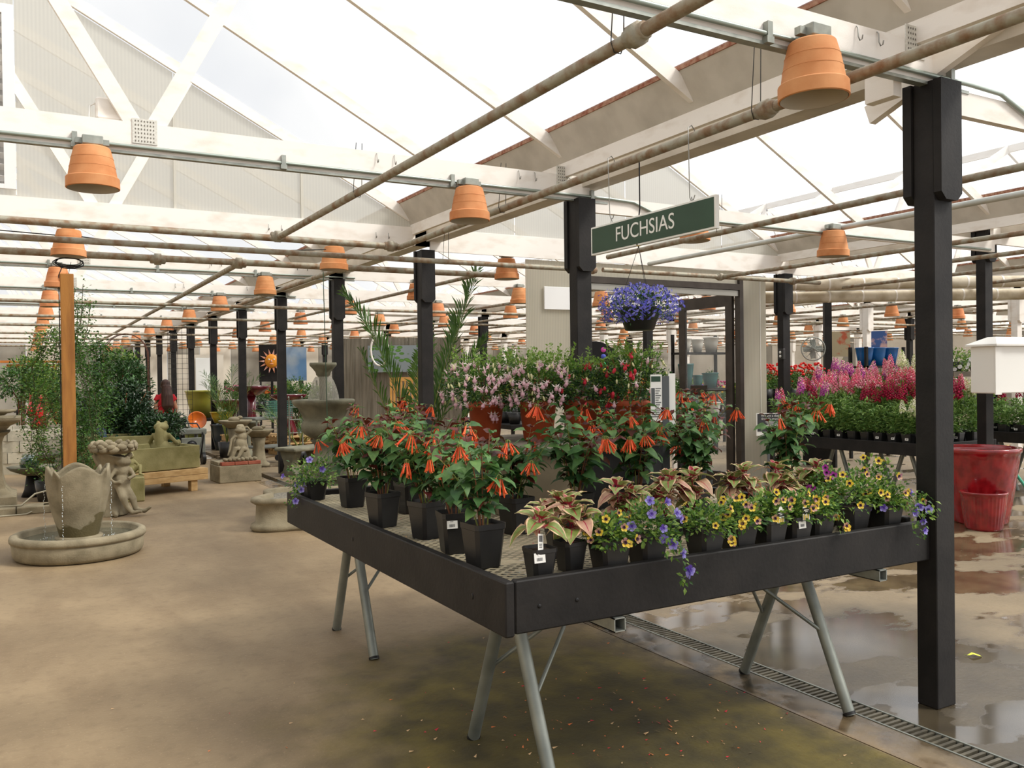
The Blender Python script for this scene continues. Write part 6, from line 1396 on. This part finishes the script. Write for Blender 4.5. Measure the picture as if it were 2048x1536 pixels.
# weathered fence panel with lily pond print, chair and ring
fw = struct('wall_display_panel'); fy = mat('weathered_plank', '#6d6659', '#8b8375', rough=.9, scale=2.5, stretch=(10, 10, .6), bump=.2)
a0, a1 = Vector((5.40, 16.5, 0)), Vector((7.6, 15.2, 0)); dd = (a1 - a0).normalized(); ang = atan2(dd.y, dd.x); pl = MB().bevbox((.002, -.012, 0), (.148, .012, 2.40), .003).mesh('plank', fy)
for k in range(16):
    p = a0 + dd * (k * .15); put(pl, 'plank', fw, (p.x, p.y, RND.uniform(-.02, .0)), (0, 0, ang))
def pond_material():
    m = D.materials.new('lily_pond_print'); m.use_nodes = True; nt = m.node_tree; N = nt.nodes.new; L = nt.links.new; b = nt.nodes['Principled BSDF']
    g = N('ShaderNodeTexCoord'); mp = N('ShaderNodeMapping'); mp.inputs['Scale'].default_value = (7, 7, 13); L(g.outputs['Object'], mp.inputs[0]); v = N('ShaderNodeTexVoronoi'); v.inputs['Scale'].default_value = 1; L(mp.outputs[0], v.inputs['Vector'])
    r_ = N('ShaderNodeValToRGB'); e = r_.color_ramp.elements; e[0].position = .0; e[0].color = lin('#6fa045'); e[1].position = .42; e[1].color = lin('#8f9aa0'); q = r_.color_ramp.elements.new(.36); q.color = lin('#4e7d34'); L(v.outputs['Distance'], r_.inputs[0]); L(r_.outputs[0], b.inputs['Base Color']); b.inputs['Roughness'].default_value = .6; return m
pnt = thing('wall_print', 'wide lily pond print hanging on the weathered fence panel', 'picture', (5.86, 16.11, 1.72), ang); MB().box((0, -.03, 0), (1.02, -.0, .52)).build('canvas', pond_material(), pnt)
rg_ = thing('white_ring', 'pale round hoop ornament hanging over the lily pond print', 'ornament', (6.02, 15.9, 2.15), ang); MB().tube([(cos(a) * .17, 0, sin(a) * .30) for a in np.linspace(0, 2 * pi, 30)], .02, 6).build('hoop', white_wood, rg_)
ch = thing('garden_chair', 'yellow slatted wooden garden chair before the weathered fence', 'chair', (5.95, 14.6, 0), -.5); yc = mat('honey_wood', '#c9924a', '#d8a45c', rough=.6, scale=5)
MB().bevbox((-.26, -.25, .70), (.26, .25, .74), .008).build('seat', yc, ch)
for x in (-.25, .21):
    for y in (-.24, .2): MB().box((x, y, 0), (x + .04, y + .04, .70)).build('leg', yc, ch)
for x in (-.25, .21): MB().box((x, .21, .74), (x + .04, .25, 1.62)).build('back_post', yc, ch)
MB().box((-.21, .215, 1.55), (.21, .245, 1.62)).box((-.21, .215, 1.0), (.21, .245, 1.06)).build('back_rail', yc, ch)
for k in range(6): MB().box((-.19 + k * .066, .22, 1.06), (-.155 + k * .066, .24, 1.55)).build('back_slat', yc, ch)
su = thing('sun_ornament', 'orange sun face wall ornament with pointed rays', 'ornament', (5.25, 21.2, 2.05), -.3); so_ = mat('sun_orange', '#e8962c', rough=.5); sr_ = mat('sun_ray', '#e0b8b0', '#d88040', rough=.6, scale=9)
MB().sphere((0, 0, 0), (.16, .05, .17)).build('face', so_, su)
for k in range(14): a = 2 * pi * k / 14; MB().add([(cos(a - .16) * .17, 0, sin(a - .16) * .17), (cos(a) * .30, -.01, sin(a) * .30), (cos(a + .16) * .17, 0, sin(a + .16) * .17), (cos(a) * .18, .03, sin(a) * .18)], [(0, 1, 2), (0, 3, 1), (1, 3, 2), (0, 2, 3)]).build('ray', sr_, su)
for s in (-1, 1): MB().sphere((s * .06, -.045, .04), (.022, .01, .016), 8, 6).build('eye', label_white, su)
MB().sphere((0, -.055, 0), (.018, .015, .03), 8, 6).sphere((0, -.048, -.07), (.05, .01, .012), 8, 6).build('nose_and_mouth', sr_, su)
MB().box((-.3, .06, -.5), (.3, .08, .4)).box((-.03, .05, -2.05), (.03, .08, -.5)).build('backboard', black_wood, su)
# palms further back
def palm(x, y, label, h, n, L_, seed, spread=1.):
    r = random.Random(seed); t = thing('potted_palm', label, 'plant', (x, y, 0)); MB().lathe([(0, 0), (.14, 0), (.18, .32), (.165, .32), (0, .3)], 20).build('pot', plastic_black, t)
    for k in range(n): a = 2.4 * k; s = spread * r.uniform(.6, 1.1); hh = h * r.uniform(.7, 1.0); frond('frond', (0, 0, .3), (cos(a) * s * .3, sin(a) * s * .3, hh * .8), (cos(a) * s * .75, sin(a) * s * .75, hh), L_, 26, t, pal, .009)
palm(3.66, 18.6, 'feathery palm between the two nearest far black posts', 2.0, 8, .34, 3, .9); palm(4.5, 16.2, 'low arching palm frond plant beside the green basket cart', 1.15, 6, .30, 5, 1.1)
# doorway view: shelves with teal pots, ferns, bromeliads
def shelf_unit(x0, x1, y, zs, label, d=.4):
    t = thing('shelf_unit', label, 'shelf', (0, 0, 0))
    for z in zs: MB().box((x0, y, z - .04), (x1, y + d, z)).build('shelf_board', black_wood, t)
    for x in (x0, x1 - .05):
        for yy in (y, y + d - .05): MB().box((x, yy, 0), (x + .05, yy + .05, zs[-1] + .35)).build('upright', black_wood, t)
shelf_unit(11.0, 12.15, 12.8, (.75, 1.33, 2.03), 'black shelf unit with teal and white pots seen through the doorway'); gt_ = 'teal pots on the shelf behind the doorway'
for k, (x, z, r_, h, c, nm) in enumerate(((11.2, 1.33, .15, .48, '#2f6a6c', 'tall dark teal'), (11.50, 1.33, .10, .26, '#3b7c7e', 'small teal'), (11.82, 1.33, .16, .30, '#35787a', 'round teal'), (11.18, 2.03, .13, .27, '#d6d4cc', 'white'), (11.5, 2.03, .12, .26, '#dedcd4', 'smaller white'), (11.85, 2.03, .15, .3, '#cfcdc6', 'grey white'), (11.3, .75, .14, .4, '#356f74', 'low shelf teal'), (11.9, .75, .14, .3, '#dcdad2', 'low shelf white'), (11.62, .75, .08, .42, '#d8b41c', 'yellow'))):
    glazed('shelf%d' % k, '%s pot on the black shelf seen through the doorway' % nm, x, 13.0, z + .001, PA(r_, h), c, group=gt_)
shelf_unit(13.4, 14.5, 10.6, (1.25, 1.72), 'black shelf unit with blue and orange pots behind the snapdragons')
for k, (x, z, c, nm) in enumerate(((13.6, 1.25, '#d8601c', 'left orange'), (13.95, 1.25, '#e06a20', 'middle orange'), (14.3, 1.25, '#d8601c', 'right orange'), (13.6, 1.72, '#1c62a8', 'left blue'), (13.95, 1.72, '#1f6cb4', 'middle blue'), (14.3, 1.72, '#1c62a8', 'right blue'))):
    glazed('oblue%d' % k, '%s glazed pot on the shelf behind the pink snapdragons' % nm, x, 10.8, z + .001, PA(.16, .34), c, group='blue and orange pots behind the snapdragons')
fn = thing('wall_fan', 'round grey fan on a dark post behind the tall pink snapdragons', 'fan', (11.9, 10.5, 2.02), -.6)
MB().tube([(cos(a) * .20, 0, sin(a) * .20) for a in np.linspace(0, 2 * pi, 28)], .012, 6).build('cage_ring', galv, fn)
for k in range(14): MB().tube([(0, -.05, 0), (cos(k * pi / 7) * .20, 0, sin(k * pi / 7) * .20)], .004, 4).build('cage_wire', galv, fn)
bl_ = MB().prism([(0, -.02), (.09, -.06), (.17, -.03), (.16, .05), (.06, .05)], -.003, .003, M=Matrix.Rotation(pi / 2, 4, 'X')).mesh('blade', galv)
for k in range(4): put(bl_, 'blade', fn, (0, .02, 0), (0, k * pi / 2, 0))
MB().tube([(0, 0, 0), (0, .2, 0)], .05, 12).tube([(0, .15, 0), (.25, .15, -.05)], .02, 8).build('motor', galv, fn); MB().box((.22, .08, -2.02), (.34, .2, .9)).build('mount_post', black_wood, fn)
for k, (x, y, c1, c2, l) in enumerate(((15.6, 13.0, '#a89c80', '#b05a40', 'garden flag with red flowers hanging behind the pink snapdragons'), (16.3, 12.6, '#3c5a94', '#c0a0a0', 'blue garden flag with sandals pattern behind the white snapdragons'))):
    t = thing('garden_flag', l, 'flag', (x, y, 0), -.6); MB().box((-.2, 0, 1.95), (.2, .006, 2.5)).build('cloth', mat('flag_%d' % k, c1, c2, rough=.8, scale=5, lo=.5, hi=.6), t); MB().tube([(-.22, .01, 0), (-.22, .01, 2.55)], .008, 5).tube([(-.22, .01, 2.52), (.22, .01, 2.52)], .006, 5).build('pole', black_metal, t)
# generic potted plants on display tables farther back
r = random.Random(21)
def shrub(seed, R, H, ls, mats_ix, n=420):
    rr = random.Random(seed); pts = blob_points(n, (0, 0, .16 + H * .55), (R, R, H * .55), rr, .35, -.8); return small_leaves(pts, ls, ls * .5, rr, lambda p: rr.choice(mats_ix)).mesh('foliage', [f_lime, f_mid, f_dark])
SH = [shrub(1, .20, .34, .06, (1, 2)), shrub(2, .24, .45, .07, (0, 1)), shrub(3, .18, .30, .05, (1, 1, 2)), shrub(4, .22, .60, .08, (2, 2, 1)), shrub(5, .26, .36, .09, (0, 0, 1)), shrub(6, .16, .24, .04, (1, 2, 2))]
SHN = ['mid green', 'bright green', 'compact green', 'tall dark green', 'broad lime green', 'small dark green']
BPOT = MB().lathe([(0, 0), (.09, 0), (.125, .20), (.115, .2), (0, .18)], 14).mesh('pot', [plastic_black])
BC = {}
def bloom(col, seed):
    k = (col, seed)
    if k not in BC:
        rr = random.Random(seed); m = MB()
        for p, v in blob_points(34, (0, 0, .42), (.22, .22, .18), rr, .8, -.1): m.sphere(p, (.026, .026, .020), 5, 3)
        BC[k] = m.mesh('blossoms', mat('bloom_' + col.strip('#'), col, rough=.6))
    return BC[k]
cols = [('#c8281e', 'red'), ('#e0701c', 'orange'), ('#e6b820', 'yellow'), ('#c83a78', 'magenta'), ('#f0ece8', 'white'), ('#7a3fb0', 'purple'), None, None, None, None]
def bg_plant(x, y, z, a_, b_, q_, zone):
    i = r.randrange(6); c = r.choice(cols)
    if zone == 'green' and r.random() < .6: c = None
    t = thing('potted_plant', ('%s plant%s, %s pot on far table %s of rank %s' % (SHN[i], ' with %s flowers' % c[1] if c else '', ORD[q_], b_, a_)), 'potted plant', (x, y, z), r.uniform(0, 6), 'potted plants on the %s rank of far tables' % a_)
    put(BPOT, 'pot', t); s = r.uniform(.85, 1.25); f = put(SH[i], 'foliage', t, (0, 0, 0), (0, 0, 0), s); f['kind'] = 'stuff'
    if c: b = put(bloom(c[0], i % 3), 'blossoms', t, (0, 0, 0), (0, 0, 0), s); b['kind'] = 'stuff'
TT = MB().bevbox((-.88, -.5, .68), (.88, .5, .76), .006)
for sx in (-.82, .77):
    for sy in (-.45, .4): TT.box((sx, sy, 0), (sx + .05, sy + .05, .68))
TT = TT.mesh('table_frame', black_wood)
spots = []
for yi, y in enumerate((13.6, 16.0, 19.2, 22.4, 25.4, 28.6)):
    for xi, x in enumerate((6.5, 8.4, 10.9, 13.6, 16.8, 19.6, 22.4, 25.2)):
        if x / y > 1.55 or (y > 20 and xi % 2): continue
        if y < 15 and (x < 7 or 10.4 < x < 12.5): continue
        if y < 17 and x < 7.9: continue
        if x < 7 and 20 < y < 24: continue
        spots.append((x + r.uniform(-.2, .2), y + r.uniform(-.2, .2), ORD[yi], ORD[xi]))
for k, x in enumerate((-1.6, .6, 5.6)): spots.append((x, 31.0, 'seventh', ORD[k]))
for (x, y, a, b_) in spots:
    t = thing('display_table', 'dark display table of plants, %s rank back and %s from the left' % (a, b_), 'table', (x, y, 0), 0, 'display tables behind the doorway wall'); put(TT, 'table_frame', t)
    for q in range(5): bg_plant(x - .72 + q * .36 + r.uniform(-.05, .05), y - .26 + r.uniform(-.06, .06), .761, a, b_, q, 'mix')
    if y < 20:
        for q in range(2): bg_plant(x - .6 + q * 1.0, y + .2, .761, a, b_, 5 + q, 'green')
# hanging fern and bromeliad table just through the doorway
dt = thing('display_table', 'weathered plank table with ferns and bromeliads just through the doorway', 'table', (8.3, 10.6, 0), 0)
MB().bevbox((-.9, -.35, .95), (.9, .35, 1.0), .005).build('table_top', rt, dt)
for sx in (-.85, .78):
    for sy in (-.3, .25): MB().box((sx, sy, 0), (sx + .07, sy + .05, .95)).build('leg', white_wood, dt)
for k, (x, y) in enumerate(((8.0, 10.6), (8.9, 10.7), (7.65, 10.5))): grass(x, y, 1.0, '%s arching green fern on the plank table through the doorway' % ('middle', 'right', 'left')[k], [f_lime, f_mid], 40 + k, 150, .55)
bro = mat('bromeliad_bract', '#e8701a', '#f0a020', rough=.5, scale=20)
for k, (x, y) in enumerate(((7.75, 9.9), (7.95, 9.75), (8.15, 9.95))):
    t = thing('bromeliad', 'orange flame bromeliad, %s of three beside the information stand' % ('left', 'middle', 'right')[k], 'potted plant', (x, y, .9)); put(BPOT, 'pot', t); m = MB()
    for q in range(26): a = q * 2.4; u = q / 26; m.add([(0, 0, .42 + u * .22), (cos(a) * .05 - sin(a) * .012, sin(a) * .05 + cos(a) * .012, .46 + u * .2), (cos(a) * .09 * (1 - u * .5), sin(a) * .09 * (1 - u * .5), .50 + u * .2), (cos(a) * .05 + sin(a) * .012, sin(a) * .05 - cos(a) * .012, .46 + u * .2)], [(0, 1, 2, 3)])
    m.build('flower_head', bro, t); MB().tube([(0, 0, .18), (0, 0, .6)], .01, 5).build('stem', stem_g, t)
    tag(small_leaves([(Vector((0, 0, .2)), Vector((cos(q * 2.4), sin(q * 2.4), .5))) for q in range(16)], .26, .035, random.Random(k), None).build('foliage', f_mid, t), kind='stuff')
bt = thing('display_table', 'small dark table carrying the three orange bromeliads', 'table', (7.95, 9.87, 0)); MB().box((-.35, -.25, .85), (.35, .25, .9)).box((-.3, -.2, 0), (-.25, -.15, .85)).box((.25, -.2, 0), (.3, -.15, .85)).box((-.3, .15, 0), (-.25, .2, .85)).box((.25, .15, 0), (.3, .2, .85)).build('table_frame', black_wood, bt)
gr_ = thing('geranium_table', 'dark table with bright red geraniums left of the snapdragons', 'table', (11.2, 10.4, 0)); MB().box((-.8, -.4, 1.1), (.8, .4, 1.15)).box((-.75, -.35, 0), (-.7, .35, 1.1)).box((.7, -.35, 0), (.75, .35, 1.1)).build('table_frame', black_wood, gr_)
for q in range(5):
    t = thing('geranium', 'bright red geranium, %s from the left on the dark table' % ORD[q], 'potted plant', (10.6 + q * .3, 10.35, 1.151), 0, 'red geraniums'); put(BPOT, 'pot', t); f = put(SH[2], 'foliage', t); f['kind'] = 'stuff'; b = put(bloom('#d8281c', q % 3), 'blossoms', t, (0, 0, .02)); b['kind'] = 'stuff'
# big fern mass and climbers by the far posts
ficus(6.05, 21.9, 'solid green conifer like shrub block between two black posts', 91, .95, (.55, .5, .75), 4200, [f_mid, f_dark, f_dark], ls=.06)
vine(6.15, 18.3, 'climbing green plant on the white post left of the fence panel', 92, 2.0, .25, 1500, FM3, ls=.09, lw=.06)
bp2 = thing('wall_print', 'blue wall print with dark palm leaves far back', 'picture', (7.2, 26.9, 1.6), 0); MB().box((-.55, 0, -.05), (.55, .04, 1.0)).build('canvas', mat('blue_print', '#56779a', '#8f9aa4', rough=.8, scale=1.5), bp2); MB().box((-.9, .01, -1.6), (-.85, .04, -.05)).box((.85, .01, -1.6), (.9, .04, -.05)).build('leg', black_wood, bp2)
